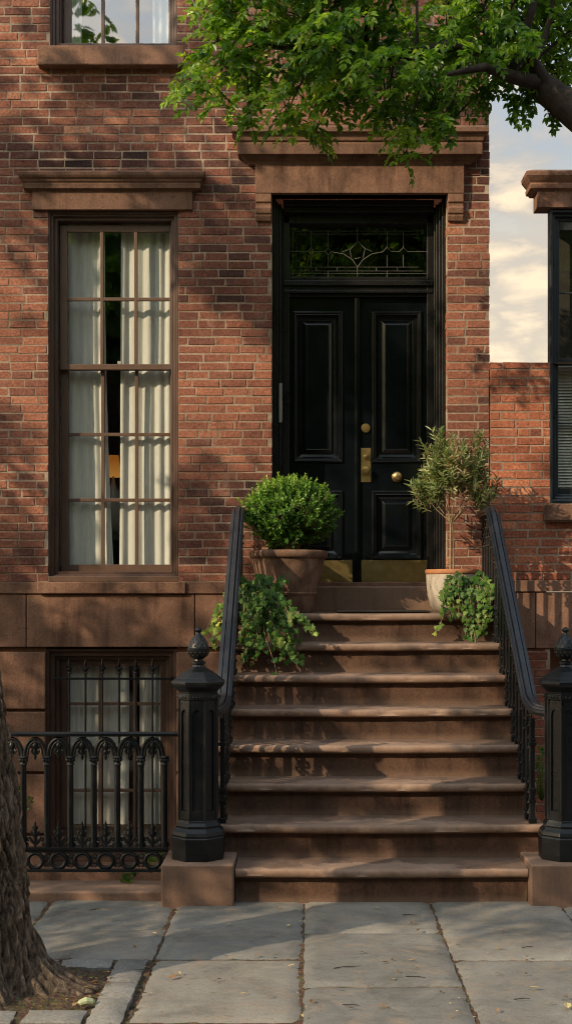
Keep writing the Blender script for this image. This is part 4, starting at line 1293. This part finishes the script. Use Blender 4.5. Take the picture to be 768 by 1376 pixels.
def ivy(label, root, strands, seed, spacing=.028, size=(.036, .062), name='ivy_plant'):
    """strands: lists of control points in space the stems run along"""
    rr = random.Random(seed); t = thing(name, label, 'ivy', root); m = MB(); st = MB()
    for pts, dens, br in strands:
        pts = [Vector(p) for p in pts]
        # Catmull-Rom
        sm = []
        ext = [pts[0] * 2 - pts[1]] + pts + [pts[-1] * 2 - pts[-2]]
        for i in range(1, len(ext) - 2):
            for q in range(10):
                u = q / 10; a, b, c, d = ext[i - 1:i + 3]
                sm.append(.5 * ((2 * b) + (c - a) * u + (2 * a - 5 * b + 4 * c - d) * u * u + (3 * b - a - 3 * c + d) * u ** 3))
        sm.append(pts[-1])
        st.tube(sm, [.0028 - .0015 * i / len(sm) for i in range(len(sm))], 5)
        acc = 0
        for i in range(1, len(sm)):
            acc += (sm[i] - sm[i - 1]).length
            while acc > spacing / dens:
                acc -= spacing / dens
                p = sm[i] + rvec(rr) * .018
                tan = (sm[i] - sm[i - 1]).normalized()
                nrm = (Vector((-.15, -1, .55)) + rvec(rr) * .5).normalized()
                dd = (Vector((rr.uniform(-.7, .7), -.35, -.75)) + tan * .5 + rvec(rr) * .35)
                dd = dd - nrm * dd.dot(nrm)
                if dd.length < .1: continue
                u = i / len(sm)
                st.tube([sm[i], p], .001, 4, .5, False)
                S = rr.uniform(*size) * (1 - .35 * u)
                ivy_leaf(m, p, dd, nrm, S, min(1, max(0, br + .16 * u + rr.gauss(0, .17))))
    put(m.build('foliage', L_IVY, None, smooth=180), t); put(st.build('stem', TWIG), t)
    return t


rr = random.Random(77); S_ = []
root = P(352, 800, -.98); root = Vector((root.x, -.74, 1.64))
# mounded strands from a trough at the front of the landing, over the top two steps
for k in range(34):
    tx = rr.uniform(322, 412); yy = rr.uniform(-1.0, -.82)
    top = P(rr.gauss(352, 16) , rr.uniform(772, 800), yy + .08)
    low = 905 - abs(tx - 358) * .55 - rr.uniform(0, 55)
    end = P(tx, low, -1.10 + rr.uniform(-.12, .05))
    mid = P((tx + (top.x * F / (D0 + top.y) + CX)) / 2 + rr.uniform(-8, 8), (low + 790) / 2 - 14, -1.0 + rr.uniform(-.05, .08))
    S_.append(([root + rvec(rr) * .05, top, mid, end], 1.0, .36))
S_.append(([root, P(385, 815, -.95), P(410, 838, -1.12), P(425, 853, -1.16)], 1.3, .6))
S_.append(([root, P(370, 850, -1.1), P(390, 880, -1.22), P(404, 892, -1.25)], 1.2, .6))
S_.append(([root, P(355, 850, -1.1), P(368, 890, -1.25), P(372, 910, -1.35)], .25, .3))
for e1, e2, e3 in (((312, 800), (292, 830), (284, 862)), ((308, 805), (290, 822), (274, 852)), ((305, 812), (296, 835), (288, 868)), ((318, 790), (304, 800), (297, 825))):
    S_.append(([root, P(325, 790, -.8), P(*e1, -.72), P(*e2, -.72), P(*e3, -.72)], 1.05, .66))
ivy('large trailing green ivy spilling down the left side of the top steps', root, S_, 5,   .030, (.046, .078))
root2 = Vector((PX(622, -.62), -.62, 1.73)); S_ = []
rr = random.Random(79)
for k in range(22):
    tx = rr.uniform(592, 660); low = 812 + rr.uniform(-15, 18) + (28 if 618 < tx < 655 else 0)
    S_.append(([root2 + rvec(rr) * .03, P((tx + 625) / 2, rr.uniform(768, 784), -.66), P(tx, (low + 775) / 2, -.78), P(tx + rr.uniform(-5, 5), low, -.84)], 1.0, .34))
S_.append(([root2, P(605, 800, -.75), P(592, 835, -.84), P(584, 850, -.86)], 1.2, .6))
for a, b in ((630, 872), (640, 866), (624, 858), (646, 846)):
    S_.append(([root2, P(a, 800, -.78), P(a + 2, 835, -.85), P(a, b, -.87)], 1.1, .44))
S_.append(([root2, P(635, 845, -.87), P(640, 872, -.9), P(644, 880, -.92)], .2, .3)); S_.append(([root2, P(632, 850, -.87), P(634, 872, -.9), P(640, 880, -.92)], .15, .3))
ivy('small trailing green ivy hanging over the top step on the right, below the olive pot', root2, S_, 6, .030, (.042, .066))
m = MB(); m.lathe([(.045, 0), (.06, .09), (.068, .09), (.070, .125), (.062, .128), (.055, .10), (.02, .10)], 28)
o = m.build('flower_pot', TERRA2, None, smooth=45); o.location = (PX(614, -.66), -.66, 1.612); o.rotation_euler = (rad(14), rad(-16), 0)
tag(o, 'small orange terracotta flower pot half hidden in the ivy on the right', 'plant pot')
m = MB(); m.lathe([(.05, 0), (.075, .11), (.082, .11), (.084, .14), (.074, .14), (.07, .11), (.02, .11)], 28)
o = m.build('flower_pot', TERRA, None, smooth=45); o.location = (root.x, -.69, 1.601)
tag(o, 'terracotta flower pot buried under the ivy on the left of the landing', 'plant pot')
m = MB(); m.box(PX(451, -.4), PX(574, -.4), -.62, -.16, 1.6015, 1.613); tag(m.build('door_mat', MATM, None, bevel=.003), 'thin black door mat lying on the landing before the door', 'mat')

# small weeds in the areaway and along the stone
def weed(px, py, y, label, n=26, size=.12, seed=1):
    rr = random.Random(seed); c = P(px, py, y); m = MB()
    for k in range(n):
        d = (rvec(rr) + Vector((0, 0, .6))).normalized(); p = c + rvec(rr) * size * .35
        p.z = max(p.z, c.z - size * .3)
        ivy_leaf(m, p + d * size * .4, d, (Vector((0, -1, .4)) + rvec(rr) * .5), rr.uniform(.018, .036), rr.uniform(.1, .75))
        m.tube([c - Vector((0, 0, size * .6)), p + d * size * .4], .0012, 4)
    tag(m.build('weed_plant', L_IVY, None, smooth=180, loc=c), label, 'plant')
weed(203, 1158, -1.9, 'leafy green weed in the areaway behind the fence rings near the left newel post', 26, .12, 3)
weed(172, 1182, -2.42, 'low green weed under the fence rail on the brownstone curb', 16, .06, 4)
weed(25, 1082, -1.0, 'bright green leafy plant beside the tree trunk behind the fence', 34, .16, 5)
weed(727, 1040, -1.2, 'dark leafy plant in the shadow behind the right stair railing', 60, .30, 6)

# ------------------------------------------------------------------ trees
def trunk_mesh():
    m = MB(); nz, na = 300, 260; vs = []; fs = []
    H = 4.6
    for j in range(nz + 1):
        v = j / nz; z = -.06 + (H + .06) * v ** 1.35
        cx = -1.505 - .03 * z - .045 * z * z; cyy = -4.35 + .03 * math.sin(z * 1.3)
        r = .255 - .018 * min(z, 3)
        for i in range(na):
            a = 2 * math.pi * i / na
            fl = math.exp(-max(z, 0) / .10)
            lob = .5 + .5 * math.cos(3 * (a - .15)) ; lob2 = math.exp(-((math.atan2(math.sin(a + .1), math.cos(a + .1))) / .33) ** 2)
            lob3 = math.exp(-((math.atan2(math.sin(a + 1.15), math.cos(a + 1.15))) / .28) ** 2)
            rr_ = r + fl * (.06 + .05 * lob + .17 * lob2 + .15 * lob3) + .03 * math.exp(-max(z, 0) / .35) * (.3 + lob2)
            d = Vector((math.cos(a), math.sin(a), 0))
            tw = a + .10 * z + .38 * noise.noise(Vector((d.x * 1.5, d.y * 1.5, z * 1.4)))
            q = Vector((math.cos(tw) * 3.6, math.sin(tw) * 3.6, z * 1.55))
            c1 = abs(noise.noise(q)); c2 = abs(noise.noise(q * 2.1 + Vector((5, 3, 1)))); c3 = abs(noise.noise(Vector((d.x * 11, d.y * 11, z * 14))))
            rr_ += .028 * min(1, c1 / .24) + .020 * min(1, c2 / .22) + .013 * min(1, c3 / .3) - .036 + .010 * noise.noise(Vector((d.x * 3, d.y * 3, z * 3 + 3))) + .004 * noise.noise(Vector((d.x * 30, d.y * 30, z * 30)))
            vs.append((cx + d.x * rr_, cyy + d.y * rr_, z))
    for j in range(nz):
        for i in range(na):
            i2 = (i + 1) % na
            fs.append((j * na + i, j * na + i2, (j + 1) * na + i2, (j + 1) * na + i))
    m.add(vs, fs)
    return m


SUN = Vector((-.42, -.31, .28)).normalized()
def shadow_px(p):
    """where p's sun shadow lands on the facade, in photo pixels"""
    k = (0 - p.y) / (-SUN.y)
    q = p - SUN * k
    return CX + q.x * F / D0, CY - (q.z - EYE) * F / D0


def in_frame(p, mar=25):
    d = D0 + p.y
    if d < .3: return False
    px = CX + p.x * F / d; py = CY - (p.z - EYE) * F / d
    return -mar < px < 768 + mar and py > -mar


tree = thing('street_tree', 'old street tree with deeply furrowed bark leaning left in a tree pit', 'tree', (-1.42, -4.35, 0))
put(trunk_mesh().build('trunk', BARK, None, smooth=180), tree)
LIT = [(50, 60, 110, 100, .8), (20, 445, 90, 28, .9), (310, 540, 75, 34, .95), (690, 545, 70, 60, 1), (590, 540, 60, 40, .9), (480, 240, 150, 26, 1), (390, 690, 60, 55, 1), (430, 740, 40, 25, .8),
       (160, 80, 110, 14, .9), (700, 830, 90, 40, .9), (610, 640, 70, 70, 1), (640, 320, 40, 60, .8), (700, 690, 60, 40, .6), (330, 800, 60, 40, .7), (120, 570, 80, 170, .9), (120, 400, 70, 90, .75), (760, 250, 60, 30, 1), (620, 800, 60, 50, .9), (740, 760, 60, 60, .7), (235, 560, 14, 130, .8), (250, 20, 40, 50, .8)]
LIT += [(477, 751, 80, 62, 1), (678, 692, 75, 62, 1), (355, 850, 60, 45, .85), (470, 850, 50, 20, .8), (520, 940, 150, 22, .75), (620, 1000, 70, 40, .8), (380, 1010, 60, 20, .6), (500, 1060, 140, 16, .7), (600, 1090, 90, 26, .7), (420, 1140, 120, 22, .75), (620, 1165, 90, 16, .7), (500, 880, 120, 18, .7), (470, 835, 90, 14, .8),
        (520, 1272, 240, 20, .95), (690, 1345, 110, 26, .9), (150, 1272, 90, 12, .7), (420, 1345, 60, 14, .5), (265, 1010, 36, 120, .6)]


def landing(p):
    """photo pixel of the spot p's sun shadow falls on: facade, stair slope or pavement"""
    k = (0 - p.y) / (-SUN.y); q = p - SUN * k
    if q.z < 1.6 or p.y < -7:
        n = Vector((0, -1.4, 1.96)); a = Vector((0, -2.74, .2))
        if -.6 < q.x < 1.6:
            k2 = (p - a).dot(n) / SUN.dot(n); q2 = p - SUN * k2
            if -2.76 < q2.y < -.7: q = q2
            elif q2.y <= -2.76: q = p - SUN * (p.z / SUN.z)
        else:
            q3 = p - SUN * (p.z / SUN.z)
            if q3.y < -2.5: q = q3
    d = D0 + q.y
    if d < .5: return -999, -999
    return CX + q.x * F / d, CY - (q.z - EYE) * F / d


SUNNY = [(P(590, 900, -1.2), .28), (P(560, 1010, -1.8), .30), (P(640, 1120, -2.4), .28), (P(430, 1170, -2.7), .2), (P(400, 1000, -1.8), .12), (P(40, 1240, -4.6), .25), (P(560, 840, -.75), .25), (P(391, 690, -.43), .42), (P(610, 633, -.40), .40), (P(360, 820, -1.0), .42), (P(625, 810, -.75), .32), (P(387, 775, -.43), .3), (P(607, 790, -.4), .25), (P(690, 545, 0), .50), (P(640, 330, 0), .3), (P(310, 535, 0), .5), (P(20, 445, 0), .4), (P(700, 835, 0), .3), (P(480, 240, 0), .4), (P(420, 240, 0), .4), (P(560, 240, 0), .4), (P(640, 250, 0), .3)]


def sunny(p):
    for c, r in SUNNY:
        w = p - c; k = w.dot(SUN)
        if k > .3 and (w - SUN * k).length < r + .16: return True
    return False


def lit_prob(px, py):
    q = 0
    if ((px - 305) / 50) ** 2 + ((py - 370) / 80) ** 2 < 1 or ((px - 160) / 110) ** 2 + ((py - 200) / 26) ** 2 < 1: return 0
    if 30 < px < 225 and 225 < py < 790: return 1.02
    for cx, cy, rx, ry, a in LIT:
        d = ((px - cx) / (rx + 12)) ** 2 + ((py - cy) / (ry + 12)) ** 2
        q = max(q, a * (1 if d < .8 else math.exp(-(d - .8) * 2.2)))
    return q


def crown_left():  # unseen crown, leaves culled so sun patches fall on chosen spots
    rr = random.Random(4); m = MB(); st = MB()
    top = Vector((-2.35, -4.3, 4.5))
    for k in range(60):
        e = Vector((rr.uniform(-8.0, -3.2), rr.uniform(-5.6, -2.2), rr.uniform(4.5, 9.5)))
        mid = top.lerp(e, .5) + Vector((0, 0, .5)) + rvec(rr) * .4
        if any(sunny(a.lerp(b, q / 9)) or lit_prob(*landing(a.lerp(b, q / 9))) > .93 for a, b in ((top, mid), (mid, e)) for q in range(10)): continue
        st.tube([top, mid, e], [.075, .04, .012], 7)
    n = 0
    for k in range(7200):
        p = Vector((rr.uniform(-10.5, -2.4), rr.uniform(-9.5, -1.7), rr.uniform(2.7, 11.5)))
        e = ((p.x + 6.2) / 4.2) ** 2 + ((p.y + 5.2) / 3.9) ** 2 + ((p.z - 6.9) / 4.4) ** 2
        if e > 1 or in_frame(p, 60): continue
        if sunny(p) and rr.random() < .97: continue
        px, py = landing(p)
        if rr.random() < lit_prob(px, py) * .985: continue
        k2 = (-1.9 - p.y) / (-SUN.y); q2 = p - SUN * k2; bx, by = CX + q2.x * F / (D0 - 1.9), CY - (q2.z - EYE) * F / (D0 - 1.9)
        if 200 < bx < 800 and -160 < by < 215 and rr.random() < .985: continue
        n += 1
        for q in range(9):
            d = (rvec(rr) + Vector((0, 0, -.3)))
            m.leaf(p + rvec(rr) * .17, d, rvec(rr), rr.uniform(.12, .19), rr.uniform(.06, .085), rr.uniform(.1, .8), .15)
    put(m.build('crown', L_TREE, None), tree); put(st.build('limb', BARK, None, smooth=60), tree)
crown_left()

# the second tree stands just outside the picture on the right; its limb reaches across the top
t2 = thing('locust_tree', 'leafy locust tree limb reaching in from the right across the top of the facade', 'tree', (3.5, -3.3, 0))
m = MB()
tr = [(3.5, -3.3, -.05), (3.5, -3.3, .3), (3.46, -3.3, 1.5), (3.45, -3.28, 3.0), (3.3, -3.2, 3.9), (3.4, -3.2, 5.2), (3.6, -3.3, 7.5)]
m.tube(tr, [.34, .22, .19, .17, .16, .12, .05], 16)
put(m.build('trunk', BARK, None, smooth=80), t2)
m = MB()
limb = [Vector((3.35, -3.2, 3.75)), P(950, 300, -2.9), P(850, 205, -2.6), P(780, 158, -2.4), P(735, 122, -2.3), P(700, 96, -2.2), P(660, 70, -2.1), P(610, 60, -2.0), P(560, 72, -1.95), P(490, 79, -1.9), P(420, 66, -1.85), P(360, 62, -1.8), P(310, 75, -1.8)]
m.tube(limb, [.12, .11, .105, .095, .085, .072, .05, .04, .036, .03, .024, .018, .010], 12)
m.tube([P(733, 120, -2.3), P(722, 98, -2.35), P(706, 70, -2.4), P(706, 40, -2.45), P(720, -10, -2.5), P(700, -120, -2.5)], [.06, .05, .034, .028, .022, .01], 10)
m.tube([P(716, 85, -2.37), P(733, 45, -2.3), P(741, 10, -2.3), P(745, -80, -2.3)], [.022, .018, .014, .008], 8)
m.tube([P(725, 112, -2.3), P(690, 104, -2.5), P(650, 90, -2.6), P(600, 100, -2.65)], [.05, .04, .025, .012], 8)
LOBES = [(292, 55, 46), (268, 105, 30), (252, 128, 16), (318, 125, 34), (350, 55, 55), (300, 15, 45), (398, 105, 52), (385, 152, 28), (424, 175, 16), (450, 45, 55), (500, 25, 55), (525, 105, 45), (520, 150, 26), (560, 150, 36), (546, 192, 17), (590, 178, 16), (600, 50, 60), (640, 95, 36), (690, 40, 50), (735, 25, 45), (650, 15, 55), (612, 128, 26), (760, 70, 32), (575, 105, 40), (470, 110, 40), (440, 135, 26), (700, 75, 26), (350, 100, 40), (400, 20, 50), (750, 100, 22), (335, 150, 14), (430, 90, 30), (480, 65, 35), (550, 60, 50), (620, 60, 40),
         (320, -50, 60), (400, -60, 70), (480, -60, 70), (560, -70, 70), (640, -70, 70), (720, -60, 70), (790, -20, 60), (810, 40, 40), (360, -130, 70), (460, -150, 80), (570, -160, 80), (680, -150, 80), (780, -130, 80)]
rr = random.Random(8); fol = MB()
def compound(fol, p, g, rr, val, n=6, L=.19, sz=1.0):
    g = g.normalized(); sdv = g.cross(Vector((0, -.6, 1)) + rvec(rr) * .4)
    if sdv.length < .05: return
    sdv.normalize(); up = sdv.cross(g).normalized()
    pts = []; q = Vector(p); dirn = Vector(g)
    for j in range(n + 1):
        pts.append(q.copy()); dirn = (dirn + Vector((0, 0, -.10))).normalized(); q = q + dirn * L / n
    fol.tube(pts, .0016, 3, val * .6, False)
    for j in range(1, n + 1):
        u = j / n; l = (.066 - .020 * u) * sz * rr.uniform(.85, 1.12)
        for sg in (-1, 1):
            dd = sdv * sg * .8 + g * .5 + Vector((0, 0, -.2)) + rvec(rr) * .42
            fol.leaf(pts[j], dd, up + rvec(rr) * .65, l, l * .5, min(1, max(0, val + rr.gauss(0, .13))), .2, .2)
    fol.leaf(pts[-1], dirn, up, .055 * sz, .026 * sz, val, .2, .12)
def near_limb(p):
    return min(limb, key=lambda q: (q - p).length)
for cx, cy, r in LOBES:
    y = rr.uniform(-2.5, -1.35)
    c = P(cx, cy, y); rw = r * (D0 + y) / F
    nl = near_limb(c); 
    if (c - nl).length > .05: m.tube([nl, nl.lerp(c, .5) + Vector((0, 0, .08)) + rvec(rr) * .05, c], [.012, .008, .003], 5)
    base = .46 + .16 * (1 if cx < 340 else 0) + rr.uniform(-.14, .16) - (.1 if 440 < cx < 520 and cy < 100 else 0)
    cnt = int(4 + 66 * rw * rw / .09)
    for k in range(cnt):
        o_ = rvec(rr) * rr.random() ** .4
        p = c + Vector((o_.x * rw, o_.y * .32, o_.z * rw))
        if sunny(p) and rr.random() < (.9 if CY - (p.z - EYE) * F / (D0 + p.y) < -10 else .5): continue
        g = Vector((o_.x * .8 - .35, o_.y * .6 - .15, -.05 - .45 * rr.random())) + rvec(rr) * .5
        compound(fol, p - g.normalized() * .08, g, rr, min(1, max(0, base - .04 + .24 * o_.z - .14 * o_.y - .1 * o_.x + rr.gauss(0, .14))))  # sprays paler at top, front and left: sunlit side coloured in
        if k % 4 == 0: m.tube([c, c.lerp(p, .6) + rvec(rr) * .02, p], [.004, .003, .0015], 4)
for px, py in ((640, 150), (655, 135), (690, 150), (700, 158), (740, 150), (748, 165), (680, 130), (716, 140), (762, 150), (666, 118), (704, 128)):   # sparse hanging sprays before the sky
    for k in range(2): compound(fol, P(px + rr.uniform(-4, 4), py - 30, -2.3), Vector((rr.uniform(-.3, .3), 0, -1)), rr, .25, 6, .17, .9)
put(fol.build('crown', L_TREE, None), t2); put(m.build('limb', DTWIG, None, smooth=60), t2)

# ------------------------------------------------------------------ the far side of the street (seen only in the glass)
rr = random.Random(14)
for k, x in enumerate((-5.5, 2.5, 10, 17)):
    t = thing('far_tree', 'leafy street tree on the far side of the road, mirrored in the window glass', 'tree', (x, -19, 0), 'trees across the street')
    m = MB(); m.tube([(x, -19, -.05), (x + .1, -19, 2), (x, -19, 5)], [.3, .2, .15], 10); put(m.build('trunk', BARK), t)
    m = MB()
    for q in range(1600):
        v = rvec(rr) * rr.random() ** .4; p = Vector((x, -19, 7.6)) + Vector((v.x * 6.0, v.y * 3, v.z * 5.0))
        for j in range(3): m.leaf(p + rvec(rr) * .3, rvec(rr), rvec(rr), .5, .3, rr.uniform(0, .7))
    put(m.build('crown', L_TREE), t)
t = thing('far_house', 'row of brick houses across the street', 'house', (0, -26, 0))
m = MB(); m.box(-45, 45, -30, -26, -.04, 11.5, .4); put(m.build('brick_wall', DARKROOM), t)
m = MB(); m.box(-45, 45, -25.99, -25.6, 10.6, 11.4, .4); put(m.build('cornice', STONE), t)

# ------------------------------------------------------------------ litter on the flagstones
rr = random.Random(55)
lw = MB()
def litter(px, py, S, val, kind='leaf', label=None):
    d = EYE * F / (py - CY); x = (px - CX) * d / F; y = d - D0
    m = MB()
    if kind == 'leaf':
        a = rr.uniform(0, 6.28); dd = Vector((math.cos(a), math.sin(a), 0)); n = Vector((rr.uniform(-.25, .25), rr.uniform(-.25, .25), 1))
        m.leaf(Vector((x, y, .009)), dd, n, S, S * rr.uniform(.35, .55), val, .25, -.12)
        mat = DRYLEAF
    elif kind == 'twig':
        a = rr.uniform(-.4, .4); p = Vector((x, y, .007)); q = p + Vector((math.cos(a), math.sin(a), 0)) * S
        m.tube([p, p.lerp(q, .35) + Vector((0, rr.uniform(-.006, .006), .002)), p.lerp(q, .7) + Vector((0, rr.uniform(-.008, .008), .003)), q], [.0022, .002, .0018, .001], 5); mat = DTWIG
    else:
        a = .35; p = Vector((x, y, .012)); q = p + Vector((math.cos(a), math.sin(a), 0)) * S
        m.tube([p, p.lerp(q, .15), p.lerp(q, .5) + Vector((0, 0, .006)), p.lerp(q, .85), q], [.003, .014, .018, .014, .003], 10, val); mat = PODM
    o = m.build({'leaf': 'fallen_leaf', 'twig': 'fallen_twig'}.get(kind, 'seed_pod'), mat, None, loc=(x, y, 0))
    grp = {'leaf': 'fallen leaves on the pavement', 'twig': 'fallen twigs on the pavement'}.get(kind)
    lab = label or {'leaf': 'small dry leaf fallen on the flagstones', 'twig': 'thin dark twig fallen on the flagstones'}[kind]
    tag(o, lab, {'leaf': 'leaf', 'twig': 'twig'}.get(kind, 'seed pod'), grp)
litter(226, 1317, .045, .45, 'leaf', 'reddish brown leaf on the slab right of the tree pit')
litter(104, 1352, .075, .97, 'pod', 'pale green seed pod lying on the soil of the tree pit')
litter(502, 1221, .05, .9, 'leaf', 'yellow leaf at the foot of the bottom step'); litter(528, 1317, .04, .95, 'leaf', 'yellow leaf in the joint between two slabs')
litter(520, 1357, .05, .35, 'leaf', 'brown curled leaf near the bottom edge of the picture'); litter(727, 1330, .06, .8, 'leaf', 'tan leaf on the right hand slab')
litter(762, 1358, .06, 1.0, 'leaf', 'pale yellow leaf at the bottom right corner')
for k in range(60):
    litter(rr.uniform(180, 768), rr.uniform(1222, 1372), rr.uniform(.014, .040), rr.choice((.0, .05, .1, .2, .5, .8, .95)))
for k in range(26): litter(rr.choice((rr.gauss(238 - 66 * .5, 14), rr.gauss(407, 2), rr.gauss(612, 12))), rr.uniform(1225, 1372), rr.uniform(.012, .022), rr.choice((.3, .6, .9, 1)))
for k in range(26): litter(rr.uniform(60, 160), rr.uniform(1306, 1355), rr.uniform(.02, .05), rr.choice((.1, .4, .7, .95)), 'leaf', 'dry leaf fragment on the soil of the tree pit')
for px, py, S in ((448, 1303, .13), (545, 1314, .09), (540, 1231, .1), (460, 1352, .07), (690, 1345, .07), (700, 1275, .06), (120, 1225, .06)): litter(px, py, S, .3, 'twig')

# ------------------------------------------------------------------ light and sky
world = bpy.data.worlds.new('World'); scene.world = world; world.use_nodes = True
nt = world.node_tree; nt.nodes.clear()
N = nt.nodes.new; Lk = nt.links.new
out = N('ShaderNodeOutputWorld')
sky = N('ShaderNodeTexSky'); sky.sky_type = 'NISHITA'; sky.sun_disc = False
el = math.asin(SUN.z); sky.sun_elevation = el; sky.sun_rotation = math.atan2(SUN.x, SUN.y)
sky.air_density = 1.2; sky.dust_density = 2.0; sky.ozone_density = 1.0
bg1 = N('ShaderNodeBackground'); bg1.inputs['Strength'].default_value = .12; Lk(sky.outputs[0], bg1.inputs['Color'])
tc = N('ShaderNodeTexCoord'); sep = N('ShaderNodeSeparateXYZ'); Lk(tc.outputs['Generated'], sep.inputs[0])
mp = N('ShaderNodeMapping'); mp.inputs['Scale'].default_value = (8, 8, 22); mp.inputs['Location'].default_value = (.35, 0, .42); Lk(tc.outputs['Generated'], mp.inputs[0])
nz = N('ShaderNodeTexNoise'); nz.inputs['Scale'].default_value = 1.5; nz.inputs['Detail'].default_value = 7; nz.inputs['Roughness'].default_value = .52; nz.inputs['Distortion'].default_value = .35; Lk(mp.outputs[0], nz.inputs['Vector'])
def ramp(src, stops):
    r = N('ShaderNodeValToRGB'); cr = r.color_ramp
    while len(cr.elements) < len(stops): cr.elements.new(.5)
    for e, (p, c) in zip(cr.elements, stops): e.position = p; e.color = (*c, 1)
    Lk(src, r.inputs[0]); return r.outputs[0]
base = ramp(sep.outputs['Z'], [(0, (1.0, .80, .52)), (.18, (.96, .79, .54)), (.235, (.74, .66, .53)), (.30, (.48, .52, .55)), (.42, (.46, .56, .68)), (.7, (.40, .52, .68))])
cloud = ramp(nz.outputs['Fac'], [(.40, (.50, .46, .42)), (.52, (.66, .57, .46)), (.63, (1.12, .89, .60))])
mask = ramp(nz.outputs['Fac'], [(.42, (.0, .0, .0)), (.55, (.97, .97, .97))])
low = ramp(sep.outputs['Z'], [(.27, (1, 1, 1)), (.40, (.22, .22, .22))])
mk = N('ShaderNodeMath'); mk.operation = 'MULTIPLY'; Lk(mask, mk.inputs[0]); Lk(low, mk.inputs[1])
mx = N('ShaderNodeMix'); mx.data_type = 'RGBA'; Lk(mk.outputs[0], mx.inputs[0]); Lk(base, mx.inputs[6]); Lk(cloud, mx.inputs[7])
# sky boosted towards the low sun, added as fill light for the facade
dt = N('ShaderNodeVectorMath'); dt.operation = 'DOT_PRODUCT'; Lk(tc.outputs['Generated'], dt.inputs[0]); dt.inputs[1].default_value = SUN
gl = ramp(dt.outputs['Value'], [(0, (1, 1, 1)), (.35, (1.5, 1.46, 1.40)), (.75, (3.4, 3.1, 2.75)), (1, (7, 6, 4.8))])
mg = N('ShaderNodeMix'); mg.data_type = 'RGBA'; mg.blend_type = 'MULTIPLY'; mg.inputs[0].default_value = 1; Lk(mx.outputs[2], mg.inputs[6]); Lk(gl, mg.inputs[7])
bg2 = N('ShaderNodeBackground'); bg2.inputs['Strength'].default_value = 1.12; Lk(mg.outputs[2], bg2.inputs['Color'])
ms = N('ShaderNodeMixShader'); ms.inputs[0].default_value = .88; Lk(bg1.outputs[0], ms.inputs[1]); Lk(bg2.outputs[0], ms.inputs[2]); Lk(ms.outputs[0], out.inputs['Surface'])

sl = bpy.data.lights.new('sun', 'SUN'); sl.energy = 5.0; sl.angle = rad(.55); sl.color = (1.0, .79, .53)
so = bpy.data.objects.new('sun', sl); COL.objects.link(so); so.location = SUN * 30
so.rotation_euler = (-SUN).to_track_quat('-Z', 'Y').to_euler()

cam = bpy.data.cameras.new('camera'); co_ = bpy.data.objects.new('camera', cam); COL.objects.link(co_)
co_.location = (0, -D0, EYE); co_.rotation_euler = (rad(90), 0, 0)
cam.sensor_fit = 'VERTICAL'; cam.sensor_height = 24; cam.lens = F / 1376 * 24
cam.shift_y = (CY - 688) / 1376; cam.shift_x = -(CX - 384) / 1376
cam.clip_start = .1; cam.clip_end = 2000
scene.camera = co_
scene.view_settings.view_transform = 'Standard'; scene.view_settings.look = 'None'; scene.view_settings.exposure = 0
scene.render.engine = 'CYCLES'
scene.cycles.filter_width = 1.05
